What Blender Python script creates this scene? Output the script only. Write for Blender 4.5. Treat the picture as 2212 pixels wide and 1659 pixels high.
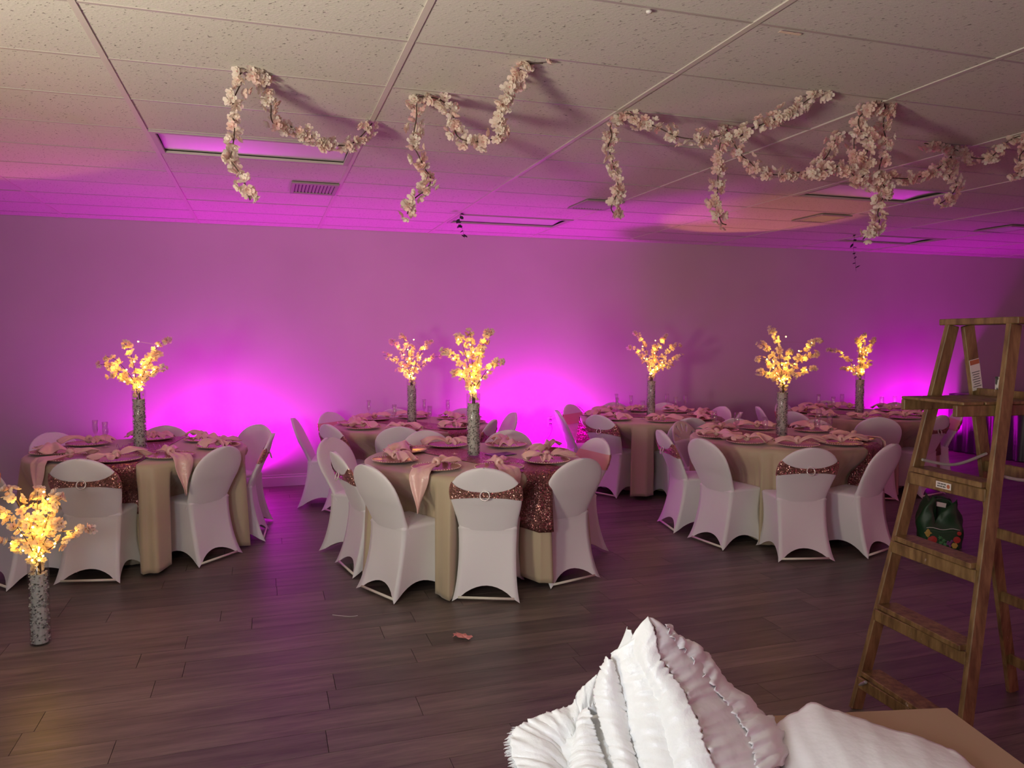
import bpy, bmesh, math, random
from mathutils import Vector, Matrix, noise
R = math.radians
for o in list(bpy.data.objects): bpy.data.objects.remove(o)
scene = bpy.context.scene
C = scene.collection
H = 2.824          # ceiling height
WY = 8.70          # far wall
# ------------------------------------------------------------------ camera
cam = bpy.data.cameras.new('camera'); cam.sensor_width = 36.0; cam.sensor_fit = 'HORIZONTAL'
cam.lens = 1650.0 / 2212.0 * 36.0; cam.clip_start = 0.05
camo = bpy.data.objects.new('camera', cam); C.objects.link(camo)
camo.location = (0, 0, 1.62); camo.rotation_euler = (R(90 - 3.416), 0, R(-17.935))
scene.camera = camo
# ------------------------------------------------------------------ world, lights, exposure
w = bpy.data.worlds.new('world'); scene.world = w; w.use_nodes = True
w.node_tree.nodes['Background'].inputs[0].default_value = (0.9, 0.75, 0.8, 1)
w.node_tree.nodes['Background'].inputs[1].default_value = 0.02
scene.view_settings.view_transform = 'Standard'; scene.view_settings.look = 'None'
scene.view_settings.gamma = 1.0; scene.view_settings.use_curve_mapping = False
scene.view_settings.exposure = 0.10
def light(name, kind, loc, col, power, **kw):
    l = bpy.data.lights.new(name, kind); l.color = col; l.energy = power
    for k, v in kw.items(): setattr(l, k, v)
    o = bpy.data.objects.new(name, l); C.objects.link(o); o.location = loc
    return o
def aim(o, target):
    o.rotation_euler = (Vector(target) - o.location).to_track_quat('-Z', 'Y').to_euler()
# work lamp behind and left of the camera (the only white light in the room)
light('work_lamp', 'POINT', (-0.95, 0.35, 1.55), (0.86, 0.93, 1.0), 86, shadow_soft_size=0.32)
# unseen fill spot added left of the camera to brighten the ceiling
tl = light('ceiling_fill', 'SPOT', (-2.0, 1.1, 1.25), (1.0, 0.88, 0.66), 400, spot_size=R(124), spot_blend=1.0, shadow_soft_size=0.28)
aim(tl, (-0.3, 2.7, 2.82))
# magenta uplights on the floor by the far wall: (x, power, wide ceiling share)
MAG = (0.95, 0.0, 1.0); ROSE = (1.0, 0.12, 0.40)
UPLIGHTS = [(-0.42, 145, MAG), (3.12, 150, MAG), (8.87, 105, MAG)]
for ux, up, uc in UPLIGHTS:
    s = light('uplight_beam', 'SPOT', (ux, 8.30, 0.20), uc, up, spot_size=R(165), spot_blend=0.55, shadow_soft_size=0.05)
    aim(s, (ux, 8.50, 0.80))
# two amber uplights turned away from the wall, throwing hard-edged patches on the ceiling
AMB = (1.0, 0.36, 0.10)
for (ax, ay), at, apw in (((5.10, 8.42), (4.75, 6.70, H), 110), ((-3.0, 8.1), (-2.0, 5.6, H), 110)):
    s = light('uplight_beam', 'SPOT', (ax, ay, 0.20), AMB, apw, spot_size=R(37), spot_blend=0.35, shadow_soft_size=0.05)
    aim(s, at)
# unseen rose spots added along the near wall as soft pink ambient fill
for ux in (4.0, 8.0, 11.5):
    s = light('uplight_beam', 'SPOT', (ux, -3.0, 0.20), ROSE, 120, spot_size=R(165), spot_blend=0.55, shadow_soft_size=0.05)
    aim(s, (ux, -3.2, 0.80))
# ------------------------------------------------------------------ material helpers
def mat(name, col=(.8, .8, .8), rough=.6, metal=0., **kw):
    m = bpy.data.materials.new(name); m.use_nodes = True
    b = m.node_tree.nodes['Principled BSDF']
    b.inputs['Base Color'].default_value = (*col, 1); b.inputs['Roughness'].default_value = rough
    b.inputs['Metallic'].default_value = metal
    for k, v in kw.items():
        b.inputs[k].default_value = v
    m.diffuse_color = (*col, 1)
    return m
class NT:
    def __init__(s, m): s.m = m; s.t = m.node_tree; s.b = s.t.nodes.get('Principled BSDF')
    def n(s, kind, **kw):
        nd = s.t.nodes.new(kind)
        for k, v in kw.items():
            if k.startswith('i_'):
                key = k[2:]
                key = int(key) if key.isdigit() else key.replace('_', ' ')
                nd.inputs[key].default_value = v
            else: setattr(nd, k, v)
        return nd
    def l(s, a, b): s.t.links.new(a, b)
    def ramp(s, fac, stops):
        r = s.n('ShaderNodeValToRGB'); cr = r.color_ramp
        while len(cr.elements) < len(stops): cr.elements.new(.5)
        for e, (p, c) in zip(cr.elements, stops): e.position = p; e.color = (*c, 1)
        s.l(fac, r.inputs[0]); return r.outputs[0]
    def mapping(s, scale, coord='world', rand=0.):
        if coord == 'world': src = s.n('ShaderNodeNewGeometry').outputs['Position']
        else: src = s.n('ShaderNodeTexCoord').outputs['Object']
        if rand:
            oi = s.n('ShaderNodeObjectInfo'); mu = s.n('ShaderNodeMath', operation='MULTIPLY'); mu.inputs[1].default_value = rand
            s.l(oi.outputs['Random'], mu.inputs[0])
            ad = s.n('ShaderNodeVectorMath', operation='ADD'); s.l(src, ad.inputs[0]); s.l(mu.outputs[0], ad.inputs[1]); src = ad.outputs[0]
        mp = s.n('ShaderNodeMapping'); mp.inputs['Scale'].default_value = scale
        s.l(src, mp.inputs['Vector']); return mp.outputs[0]
    def noise(s, vec, scale, detail=3, rough=.5):
        x = s.n('ShaderNodeTexNoise'); x.inputs['Scale'].default_value = scale; x.inputs['Detail'].default_value = detail; x.inputs['Roughness'].default_value = rough
        s.l(vec, x.inputs['Vector']); return x.outputs['Fac']
    def bump(s, h, strength=.2, dist=.01):
        x = s.n('ShaderNodeBump'); x.inputs['Strength'].default_value = strength; x.inputs['Distance'].default_value = dist
        s.l(h, x.inputs['Height']); s.l(x.outputs[0], s.b.inputs['Normal'])
    def mix(s, fac, a, b, mode='MIX'):
        x = s.n('ShaderNodeMix', data_type='RGBA', blend_type=mode)
        for sock, v in ((x.inputs['Factor'], fac), (x.inputs['A'], a), (x.inputs['B'], b)):
            if hasattr(v, 'default_value'): s.l(v, sock)
            elif isinstance(v, (int, float)): sock.default_value = v
            else: sock.default_value = (*v, 1)
        return x.outputs['Result']
M = {}
# painted wall
m = mat('wall_paint', (.60, .53, .54), .75); t = NT(m); v = t.mapping((1, 1, 1))
t.l(t.ramp(t.noise(v, .7, 3), [(.3, (.56, .495, .505)), (.7, (.63, .56, .57))]), t.b.inputs['Base Color']); t.bump(t.noise(v, 90, 2), .12, .003); M['wall'] = m
M['base'] = mat('baseboard_paint', (.66, .63, .62), .4)
# acoustic ceiling tile with pin-holes and fissures
m = mat('ceiling_tile', (.72, .69, .62), .95); t = NT(m)
v = t.mapping((1, 1, 1)); sk = t.n('ShaderNodeVectorRotate', rotation_type='Z_AXIS'); sk.inputs['Angle'].default_value = -.75; t.l(v, sk.inputs['Vector'])
mp = t.n('ShaderNodeMapping'); mp.inputs['Scale'].default_value = (1, .42, 1); t.l(sk.outputs[0], mp.inputs['Vector'])
nz = t.noise(mp.outputs[0], 115, 1.5, .5); hol = t.ramp(nz, [(.665, (0, 0, 0)), (.705, (1, 1, 1))])
fine = t.noise(v, 220, 2)
c0 = t.ramp(fine, [(.3, (.60, .57, .51)), (.7, (.70, .67, .60))])
t.l(t.mix(hol, c0, (.24, .22, .19)), t.b.inputs['Base Color']); t.bump(nz, .25, .004); M['tile'] = m
M['grid'] = mat('grid_metal', (.62, .57, .51), .5)
M['grid_dark'] = mat('cross_tee_metal', (.46, .41, .38), .5)
# floor plank
def plank_mat(name, island):
    m = mat(name, (.16, .13, .12), .42, **{'Specular IOR Level': .45}); t = NT(m)
    if island:
        g = t.n('ShaderNodeNewGeometry'); rnd = g.outputs['Random Per Island']
        v = t.mapping((.55, 5.5, 1))
    else:
        rnd = t.n('ShaderNodeObjectInfo').outputs['Random']; v = t.mapping((.55, 5.5, 1), rand=31.)
    gr = t.noise(v, 3.2, 7, .62); gr2 = t.noise(v, 14, 4, .6)
    base = t.ramp(gr, [(.28, (.060, .047, .041)), (.48, (.140, .112, .098)), (.70, (.235, .190, .168))])
    base = t.mix(.35, base, t.ramp(gr2, [(.35, (.075, .060, .052)), (.65, (.25, .205, .182))]))
    tone = t.ramp(rnd, [(0, (.74, .72, .72)), (1, (1.18, 1.12, 1.08))])
    t.l(t.mix(1., base, tone, 'MULTIPLY'), t.b.inputs['Base Color'])
    rr = t.ramp(gr2, [(.3, (.34, .34, .34)), (.7, (.5, .5, .5))]); t.l(rr, t.b.inputs['Roughness'])
    t.bump(gr2, .08, .002); return m
M['plank'] = plank_mat('vinyl_plank', False); M['plank_far'] = plank_mat('vinyl_plank_far', True)
M['gap'] = mat('joint_dark', (.02, .015, .013), .9)
# chair cover spandex
m = mat('spandex', (.84, .83, .86), .62, **{'Sheen Weight': .35}); t = NT(m); t.bump(t.noise(t.mapping((1, 1, 1), 'obj'), 28, 2), .06, .01); M['cover'] = m
M['bar'] = mat('white_enamel', (.80, .78, .66), .35)
M['plastic'] = mat('white_plastic', (.82, .78, .72), .4)
def sequin(name, col):
    m = mat(name, col, .28, .75); t = NT(m)
    vo = t.n('ShaderNodeTexVoronoi'); vo.inputs['Scale'].default_value = 170; t.l(t.mapping((1, 1, 1)), vo.inputs['Vector'])
    sb = t.n('ShaderNodeVectorMath', operation='SUBTRACT'); sb.inputs[1].default_value = (.5, .5, .5); t.l(vo.outputs['Color'], sb.inputs[0])
    sc = t.n('ShaderNodeVectorMath', operation='SCALE'); sc.inputs['Scale'].default_value = 1.3; t.l(sb.outputs[0], sc.inputs[0])
    ge = t.n('ShaderNodeNewGeometry'); ad = t.n('ShaderNodeVectorMath', operation='ADD'); t.l(ge.outputs['Normal'], ad.inputs[0]); t.l(sc.outputs[0], ad.inputs[1])
    no = t.n('ShaderNodeVectorMath', operation='NORMALIZE'); t.l(ad.outputs[0], no.inputs[0]); t.l(no.outputs[0], t.b.inputs['Normal'])
    cv = t.ramp(vo.outputs['Distance'], [(0, col), (1, tuple(c * .45 for c in col))]); t.l(cv, t.b.inputs['Base Color'])
    return m
M['sequin'] = sequin('rose_gold_sequin', (.80, .42, .36))
M['runner'] = sequin('rose_gold_runner', (.52, .24, .22))
M['sash_satin'] = mat('sash_backing', (.80, .42, .40), .5)
M['buckle'] = mat('pearl_buckle', (.85, .80, .78), .2, .3)
# tablecloth
m = mat('champagne_cloth', (.52, .43, .29), .55, **{'Sheen Weight': .3}); t = NT(m)
t.bump(t.noise(t.mapping((1, 1, 1)), 350, 2), .08, .002); M['cloth'] = m
m = mat('blush_satin', (.84, .55, .50), .32, **{'Specular IOR Level': .7, 'Sheen Weight': .2}); t = NT(m)
t.bump(t.noise(t.mapping((1, 1, 1)), 45, 3), .35, .01); M['napkin'] = m
M['plate'] = mat('rose_charger', (.62, .36, .32), .18, .25)
M['rim'] = mat('charger_beads', (.85, .62, .55), .2, .4)
# clear glass without refraction noise
def clear(name, tint, gloss_rough, f0, f1):
    m = bpy.data.materials.new(name); m.use_nodes = True; nt = m.node_tree; nt.nodes.clear()
    o = nt.nodes.new('ShaderNodeOutputMaterial'); mx = nt.nodes.new('ShaderNodeMixShader'); tr = nt.nodes.new('ShaderNodeBsdfTransparent'); gl = nt.nodes.new('ShaderNodeBsdfGlossy')
    fr = nt.nodes.new('ShaderNodeLayerWeight'); pw = nt.nodes.new('ShaderNodeMath'); pw.operation = 'POWER'; pw.inputs[1].default_value = 3.5
    mr = nt.nodes.new('ShaderNodeMapRange'); mr.inputs['To Min'].default_value = f0; mr.inputs['To Max'].default_value = f1
    tr.inputs[0].default_value = (*tint, 1); gl.inputs['Roughness'].default_value = gloss_rough
    nt.links.new(fr.outputs['Facing'], pw.inputs[0]); nt.links.new(pw.outputs[0], mr.inputs['Value']); nt.links.new(mr.outputs[0], mx.inputs[0])
    nt.links.new(tr.outputs[0], mx.inputs[1]); nt.links.new(gl.outputs[0], mx.inputs[2]); nt.links.new(mx.outputs[0], o.inputs[0])
    return m
M['glass'] = clear('vase_glass', (.96, .97, .96), .05, .03, .30)
M['flute'] = clear('flute_glass', (.97, .96, .97), .10, .12, .60)
m = mat('pebble', (.45, .44, .42), .45); t = NT(m); ge = t.n('ShaderNodeNewGeometry')
t.l(t.ramp(ge.outputs['Random Per Island'], [(0, (.06, .06, .06)), (.25, (.24, .23, .22)), (.55, (.46, .44, .42)), (1, (.72, .70, .67))]), t.b.inputs['Base Color']); M['pebble'] = m
def petal(name, c1, c2):
    m = bpy.data.materials.new(name); m.use_nodes = True; t = NT(m); b = t.b
    oi = t.n('ShaderNodeObjectInfo'); col = t.ramp(oi.outputs['Random'], [(0, c1), (1, c2)])
    t.l(col, b.inputs['Base Color']); b.inputs['Roughness'].default_value = .7
    tl = t.n('ShaderNodeBsdfTranslucent'); t.l(col, tl.inputs[0]); mx = t.n('ShaderNodeMixShader'); mx.inputs[0].default_value = .42
    out = t.t.nodes['Material Output']; t.l(b.outputs[0], mx.inputs[1]); t.l(tl.outputs[0], mx.inputs[2]); t.l(mx.outputs[0], out.inputs[0])
    return m
M['petal'] = petal('blossom_pink', (.88, .62, .56), (.90, .78, .68))
M['petal_white'] = petal('blossom_white', (.86, .74, .64), (.90, .84, .76))
M['stamen'] = mat('blossom_heart', (.48, .22, .22), .8)
M['twig'] = mat('twig_brown', (.075, .045, .035), .8)
M['wire'] = mat('copper_wire', (.5, .3, .12), .35, .9)
m = mat('fairy_bulb', (1, .75, .2), .4); b = m.node_tree.nodes['Principled BSDF']
b.inputs['Emission Color'].default_value = (1.0, .60, .09, 1); b.inputs['Emission Strength'].default_value = 24; M['bulb'] = m
# ladder wood
m = mat('ladder_wood', (.24, .14, .06), .5); t = NT(m); v = t.mapping((6, 6, 1.2), 'obj', 7.)
g1 = t.noise(v, 6, 5, .6); c = t.ramp(g1, [(.3, (.095, .050, .018)), (.5, (.195, .112, .042)), (.7, (.30, .185, .075))])
sp = t.ramp(t.noise(t.mapping((1, 1, .35), 'world'), 19, 6, .72), [(.66, (0, 0, 0)), (.70, (1, 1, 1))])
t.l(t.mix(sp, c, (.55, .45, .40)), t.b.inputs['Base Color']); t.bump(g1, .15, .004); M['ladder'] = m
M['metal'] = mat('galvanised', (.5, .52, .52), .4, .7)
M['paper'] = mat('sticker_paper', (.74, .68, .64), .6); M['ink'] = mat('sticker_ink', (.06, .05, .05), .7); M['ink_red'] = mat('sticker_orange', (.45, .13, .06), .6)
# fixtures
M['lens'] = mat('troffer_lens', (.86, .83, .84), .30, .45)
M['frame'] = mat('troffer_frame', (.48, .42, .40), .5)
M['vent'] = mat('vent_metal', (.36, .33, .30), .5); M['vent_slot'] = mat('vent_cavity', (.10, .08, .09), .8)
M['black'] = mat('black_drape', (.012, .010, .014), .35, **{'Specular IOR Level': .8, 'Sheen Weight': .2})
M['black_plastic'] = mat('black_housing', (.015, .015, .017), .4)
m = mat('magenta_lens', (1, .05, 1), .3); b = m.node_tree.nodes['Principled BSDF']; b.inputs['Emission Color'].default_value = (1, .03, 1, 1); b.inputs['Emission Strength'].default_value = 6; M['led'] = m
m = mat('amber_lens', (1, .36, .1), .3); b = m.node_tree.nodes['Principled BSDF']; b.inputs['Emission Color'].default_value = (1, .36, .1, 1); b.inputs['Emission Strength'].default_value = 3; M['led_amber'] = m
M['leaf_dark'] = mat('dark_leaf', (.02, .03, .02), .6)
M['white_plate'] = mat('outlet_plastic', (.75, .72, .70), .4)
M['cord'] = mat('cord_grey', (.10, .08, .09), .6)
m = mat('kraft_top', (.40, .25, .16), .6); M['kraft'] = m
m = mat('white_taffeta', (.93, .93, .92), .38, **{'Specular IOR Level': .6, 'Sheen Weight': .15}); t = NT(m)
t.bump(t.noise(t.mapping((1, 1, 1)), 60, 4, .6), .35, .006); M['taffeta'] = m
m = mat('white_tulle', (.84, .80, .80), .7); t = NT(m); t.bump(t.noise(t.mapping((1, 1, 1)), 22, 3), .3, .01); M['tulle'] = m
M['bag'] = mat('bag_green', (.012, .060, .022), .45); M['bag_light'] = mat('bag_print_leaf', (.05, .22, .07), .5)
M['red'] = mat('print_red', (.40, .035, .025), .5); M['yellow'] = mat('print_yellow', (.45, .33, .06), .5); M['purple'] = mat('print_purple', (.14, .04, .16), .5)
M['card_dark'] = mat('menu_card', (.06, .03, .09), .3)
m = mat('silver_marble', (.6, .58, .55), .15, .5); t = NT(m)
t.l(t.ramp(t.noise(t.mapping((18, 18, 9)), 3, 2), [(.42, (.10, .09, .09)), (.5, (.75, .72, .66))]), t.b.inputs['Base Color']); M['marble'] = m
M['orange'] = mat('balloon_orange', (.95, .22, .03), .3)
M['ribbon'] = mat('holo_ribbon', (.55, .35, .62), .2, .6)
M['paper_pink'] = mat('pink_paper', (.75, .28, .25), .5)
M['thread'] = mat('white_thread', (.7, .68, .66), .7)
M['tape'] = mat('tape', (.75, .62, .52), .3)
# ------------------------------------------------------------------ object helpers
def mesh_obj(name, verts, faces, material, parent=None, smooth=False, loc=None, mats=None, fm=None):
    me = bpy.data.meshes.new(name); me.from_pydata([tuple(v) for v in verts], [], faces); me.update()
    for mm in (mats or [material]): me.materials.append(mm)
    if fm: me.polygons.foreach_set('material_index', fm)
    if smooth: me.polygons.foreach_set('use_smooth', [True] * len(me.polygons))
    o = bpy.data.objects.new(name, me); C.objects.link(o)
    if parent: o.parent = parent
    if loc is not None: o.location = loc
    return o
def inst(name, me, parent=None, loc=(0, 0, 0), rot=None, scale=None):
    o = bpy.data.objects.new(name, me); C.objects.link(o); o.parent = parent; o.location = loc
    if rot is not None: o.rotation_euler = rot
    if scale is not None: o.scale = (scale,) * 3 if isinstance(scale, (int, float)) else scale
    return o
def tag(o, label, cat, group=None, kind=None):
    if label: o['label'] = label
    if cat: o['category'] = cat
    if group: o['group'] = group
    if kind: o['kind'] = kind
    return o
def thing(name, label, cat, loc=(0, 0, 0), rz=0., group=None):
    o = bpy.data.objects.new(name, None); C.objects.link(o); o.empty_display_size = .1
    o.location = loc; o.rotation_euler = (0, 0, rz); return tag(o, label, cat, group)
class MB:
    def __init__(s): s.v = []; s.f = []; s.m = []
    def box(s, c, d, mi=0, rot=None):
        i = len(s.v)
        for x in (-.5, .5):
            for y in (-.5, .5):
                for z in (-.5, .5):
                    p = Vector((x * d[0], y * d[1], z * d[2]))
                    if rot is not None: p = rot @ p
                    s.v.append(Vector(c) + p)
        for q in ((0, 1, 3, 2), (4, 6, 7, 5), (0, 4, 5, 1), (2, 3, 7, 6), (0, 2, 6, 4), (1, 5, 7, 3)):
            s.f.append(tuple(i + k for k in q)); s.m.append(mi)
        return s
    def beam(s, a, b, wdt, thk, side=(0, 0, 1), mi=0):
        a = Vector(a); b = Vector(b); d = (b - a); L = d.length; d.normalize()
        sd = Vector(side); sd = (sd - d * sd.dot(d)).normalized(); up = d.cross(sd)
        rot = Matrix((sd, up, d)).transposed()
        return s.box((a + b) / 2, (wdt, thk, L), mi, rot)
    def tube(s, pts, r, n=6, mi=0, cap=True):
        pts = [Vector(p) for p in pts]; rings = []
        rr = r if isinstance(r, (list, tuple)) else [r] * len(pts)
        u = None
        for k, p in enumerate(pts):
            d = (pts[min(k + 1, len(pts) - 1)] - pts[max(k - 1, 0)]).normalized()
            if u is None:
                u = d.orthogonal().normalized()
            u = (u - d * u.dot(d)); u = u.normalized() if u.length > 1e-6 else d.orthogonal().normalized()
            vv = d.cross(u); base = len(s.v)
            for j in range(n):
                a = 2 * math.pi * j / n; s.v.append(p + (u * math.cos(a) + vv * math.sin(a)) * rr[k])
            rings.append(base)
        for a, b in zip(rings, rings[1:]):
            for j in range(n):
                s.f.append((a + j, a + (j + 1) % n, b + (j + 1) % n, b + j)); s.m.append(mi)
        if cap:
            s.f.append(tuple(rings[0] + j for j in reversed(range(n)))); s.m.append(mi)
            s.f.append(tuple(rings[-1] + j for j in range(n))); s.m.append(mi)
        return s
    def lathe(s, prof, n=24, c=(0, 0, 0), mi=0, close=True):
        base = len(s.v)
        for r, z in prof:
            for j in range(n):
                a = 2 * math.pi * j / n; s.v.append(Vector((c[0] + r * math.cos(a), c[1] + r * math.sin(a), c[2] + z)))
        for k in range(len(prof) - 1):
            for j in range(n):
                s.f.append((base + k * n + j, base + k * n + (j + 1) % n, base + (k + 1) * n + (j + 1) % n, base + (k + 1) * n + j)); s.m.append(mi)
        return s
    def grid(s, pts, mi=0, wrap=False):
        base = len(s.v); rows = len(pts); cols = len(pts[0])
        for r in pts:
            for p in r: s.v.append(Vector(p))
        for i in range(rows - 1):
            for j in range(cols if wrap else cols - 1):
                a = base + i * cols + j; b = base + i * cols + (j + 1) % cols
                s.f.append((a, b, b + cols, a + cols)); s.m.append(mi)
        return s
    def ico(s, c, r, mi=0, sc=(1, 1, 1), rot=None):
        t = (1 + 5 ** .5) / 2; i = len(s.v)
        for p in ((-1, t, 0), (1, t, 0), (-1, -t, 0), (1, -t, 0), (0, -1, t), (0, 1, t), (0, -1, -t), (0, 1, -t), (t, 0, -1), (t, 0, 1), (-t, 0, -1), (-t, 0, 1)):
            q = Vector(p).normalized() * r; q = Vector((q.x * sc[0], q.y * sc[1], q.z * sc[2]))
            if rot is not None: q = rot @ q
            s.v.append(q + Vector(c))
        for f in ((0, 11, 5), (0, 5, 1), (0, 1, 7), (0, 7, 10), (0, 10, 11), (1, 5, 9), (5, 11, 4), (11, 10, 2), (10, 7, 6), (7, 1, 8), (3, 9, 4), (3, 4, 2), (3, 2, 6), (3, 6, 8), (3, 8, 9), (4, 9, 5), (2, 4, 11), (6, 2, 10), (8, 6, 7), (9, 8, 1)):
            s.f.append(tuple(i + k for k in f)); s.m.append(mi)
        return s
    def build(s, name, mats, parent=None, smooth=False, loc=None):
        ms = mats if isinstance(mats, list) else [mats]
        return mesh_obj(name, s.v, s.f, None, parent, smooth, loc, ms, s.m if len(ms) > 1 else None)
    def mesh(s, name, mats, smooth=False):
        o = s.build(name, mats, None, smooth); me = o.data; bpy.data.objects.remove(o); return me
def bevel(o, wdt=.003, seg=1):
    md = o.modifiers.new('bevel', 'BEVEL'); md.width = wdt; md.segments = seg; md.limit_method = 'ANGLE'; return o
def solid(o, t, off=-1):
    md = o.modifiers.new('solidify', 'SOLIDIFY'); md.thickness = t; md.offset = off; return o
def lerp(a, b, t): return a + (b - a) * t
def sstep(a, b, x):
    t = max(0., min(1., (x - a) / (b - a))); return t * t * (3 - 2 * t)
def catmull(pts, per=6):
    P = [Vector(p) for p in pts]; out = []
    for i in range(len(P) - 1):
        p0 = P[max(i - 1, 0)]; p1 = P[i]; p2 = P[i + 1]; p3 = P[min(i + 2, len(P) - 1)]
        for k in range(per):
            t = k / per
            out.append(.5 * ((2 * p1) + (p2 - p0) * t + (2 * p0 - 5 * p1 + 4 * p2 - p3) * t * t + (3 * p1 - p0 - 3 * p2 + p3) * t ** 3))
    out.append(P[-1]); return out
# ------------------------------------------------------------------ the room
XL, XR, YN = -6.0, 13.0, -3.5
def struct(o): o['kind'] = 'structure'; return o
floor = struct(MB().box(((XL + XR) / 2, (YN + WY) / 2, -.03), (XR - XL, WY - YN, .04)).build('floor', M['gap']))
struct(MB().box(((XL + XR) / 2, WY + .06, H / 2), (XR - XL + .4, .12, H + .3)).build('wall_far', M['wall']))
struct(MB().box((XL - .06, (YN + WY) / 2, H / 2), (.12, WY - YN, H + .3)).build('wall_left', M['wall']))
struct(MB().box((XR + .06, (YN + WY) / 2, H / 2), (.12, WY - YN, H + .3)).build('wall_right', M['wall']))
struct(MB().box(((XL + XR) / 2, YN - .06, H / 2), (XR - XL + .4, .12, H + .3)).build('wall_near', M['wall']))
ceiling = struct(MB().box(((XL + XR) / 2, (YN + WY) / 2, H + .10), (XR - XL, WY - YN, .08)).build('ceiling', M['grid_dark']))
# baseboard with a stepped cap
bb = MB(); prof = [(0, 0), (-.016, 0), (-.016, .095), (-.009, .105), (-.009, .122), (0, .128)]
bb.grid([[(XL, WY + a, b) for a, b in prof], [(XR, WY + a, b) for a, b in prof]]); struct(bb.build('baseboard_far', M['base']))
# floor planks: rows run along the wall
random.seed(4)
PW, PL = .18, 1.22
me_plank = MB().box((0, 0, -.006), (PL - .0025, PW - .0025, .012)).mesh('plank', M['plank'])
cand = []; row = 0; y = YN
while y < WY - .01:
    off = random.random() * PL; x = XL - off
    while x < XR:
        cx_, cy_ = x + PL / 2, y + PW / 2
        cand.append((cx_, cy_)); x += PL
    y += PW; row += 1
cr, sr = math.cos(R(17.935)), math.sin(R(17.935))
def inview(x, y):
    d = x * sr + y * cr; l = x * cr - y * sr
    return d > 1.6 and abs(l) < d * .67 + .7 and 1.62 / d < .60
vis = sorted([c for c in cand if inview(*c)], key=lambda c: c[0] ** 2 + c[1] ** 2)
near = set(vis[:300])
far = MB()
for c in cand:
    if c in near: inst('plank', me_plank, floor, (c[0], c[1], 0))
    else:
        x0, x1 = max(c[0] - PL / 2, XL) + .001, min(c[0] + PL / 2, XR) - .001; y1 = min(c[1] + PW / 2, WY) - .001
        if x1 - x0 > .02: far.box(((x0 + x1) / 2, (c[1] - PW / 2 + y1) / 2, -.006), (x1 - x0, y1 - c[1] + PW / 2, .012))
fo = far.build('plank', M['plank_far'], floor); fo['kind'] = 'stuff'
# ceiling grid
GX = [-.632 + 1.2192 * k for k in range(-5, 12)]; GY = [3.737 + .5865 * k for k in range(-13, 9)]
TW, TD = 1.2192 - .012, .5865 - .012
me_tile = MB().box((0, 0, .009), (TW, TD, .018)).mesh('ceiling_tile', M['tile'])
PANELS = {(5, 15), (7, 19), (9, 15), (11, 19)}
def cell(i, j): return (GX[i] + .6096, GY[j] + .29325)
seen = 0
for i in range(len(GX)):
    for j in range(len(GY)):
        if (i, j) in PANELS: continue
        x0, x1 = GX[i] + .006, GX[i] + 1.2192 - .006; y0, y1 = GY[j] + .006, GY[j] + .5865 - .006
        if x0 < XL or x1 > XR or y0 < YN: continue
        y1 = min(y1, WY - .004)
        if y1 - y0 < .05: continue
        dx, dz = random.uniform(-.001, .001), random.choice([0, 0, 0, .002, -.001])
        if y1 < GY[j] + .5865 - .007:
            MB().box(((x0 + x1) / 2, (y0 + y1) / 2, H + .009), (x1 - x0, y1 - y0, .018)).build('ceiling_tile', M['tile'], ceiling)
        else: inst('ceiling_tile', me_tile, ceiling, ((x0 + x1) / 2 + dx, (y0 + y1) / 2, H + dz))
for gx in GX:
    if XL < gx < XR: MB().box((gx, (YN + WY) / 2, H - .001), (.026, WY - YN - .01, .010)).build('main_runner', M['grid'], ceiling)
for gy in GY:
    if gy > YN: MB().box(((XL + XR) / 2, gy, H + .002), (XR - XL - .01, .015, .010)).build('cross_tee', M['grid_dark'], ceiling)
# recessed light panels (switched off)
PL_LAB = {(5, 15): 'unlit recessed ceiling light panel shining purple behind the leftmost blossom garland', (7, 19): 'unlit ceiling light panel nearest the wall beside the small dark leaf strand',
          (9, 15): 'unlit ceiling light panel above the right front table behind the hanging blossoms', (11, 19): 'unlit ceiling light panel nearest the wall on the right'}
for (i, j) in PANELS:
    if (i, j) not in PL_LAB: continue
    cx_, cy_ = cell(i, j)
    t_ = thing('ceiling_light_panel', PL_LAB[(i, j)], 'ceiling light', (cx_, cy_, H), 0, 'recessed ceiling light panels')
    a, b_ = 1.19, .555
    f = MB()
    for s_ in (-1, 1):
        f.box((0, s_ * (b_ / 2 - .016), -.002), (a, .032, .016)); f.box((s_ * (a / 2 - .016), 0, -.002), (.032, b_ - .064, .016))
    f.build('frame', M['frame'], t_)
    rows = []
    for k in range(9):
        yy = lerp(-b_ / 2 + .03, b_ / 2 - .03, k / 8); zz = .012 + .012 * math.sin(math.pi * k / 8)
        rows.append([(lerp(-a / 2 + .03, a / 2 - .03, q / 6), yy, zz) for q in range(7)])
    MB().grid(rows).build('lens', M['lens'], t_, True)
for (i, j) in PANELS:
    if (i, j) in PL_LAB: continue
    cx_, cy_ = cell(i, j); inst('ceiling_tile', me_tile, ceiling, (cx_, cy_, H))
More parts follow.
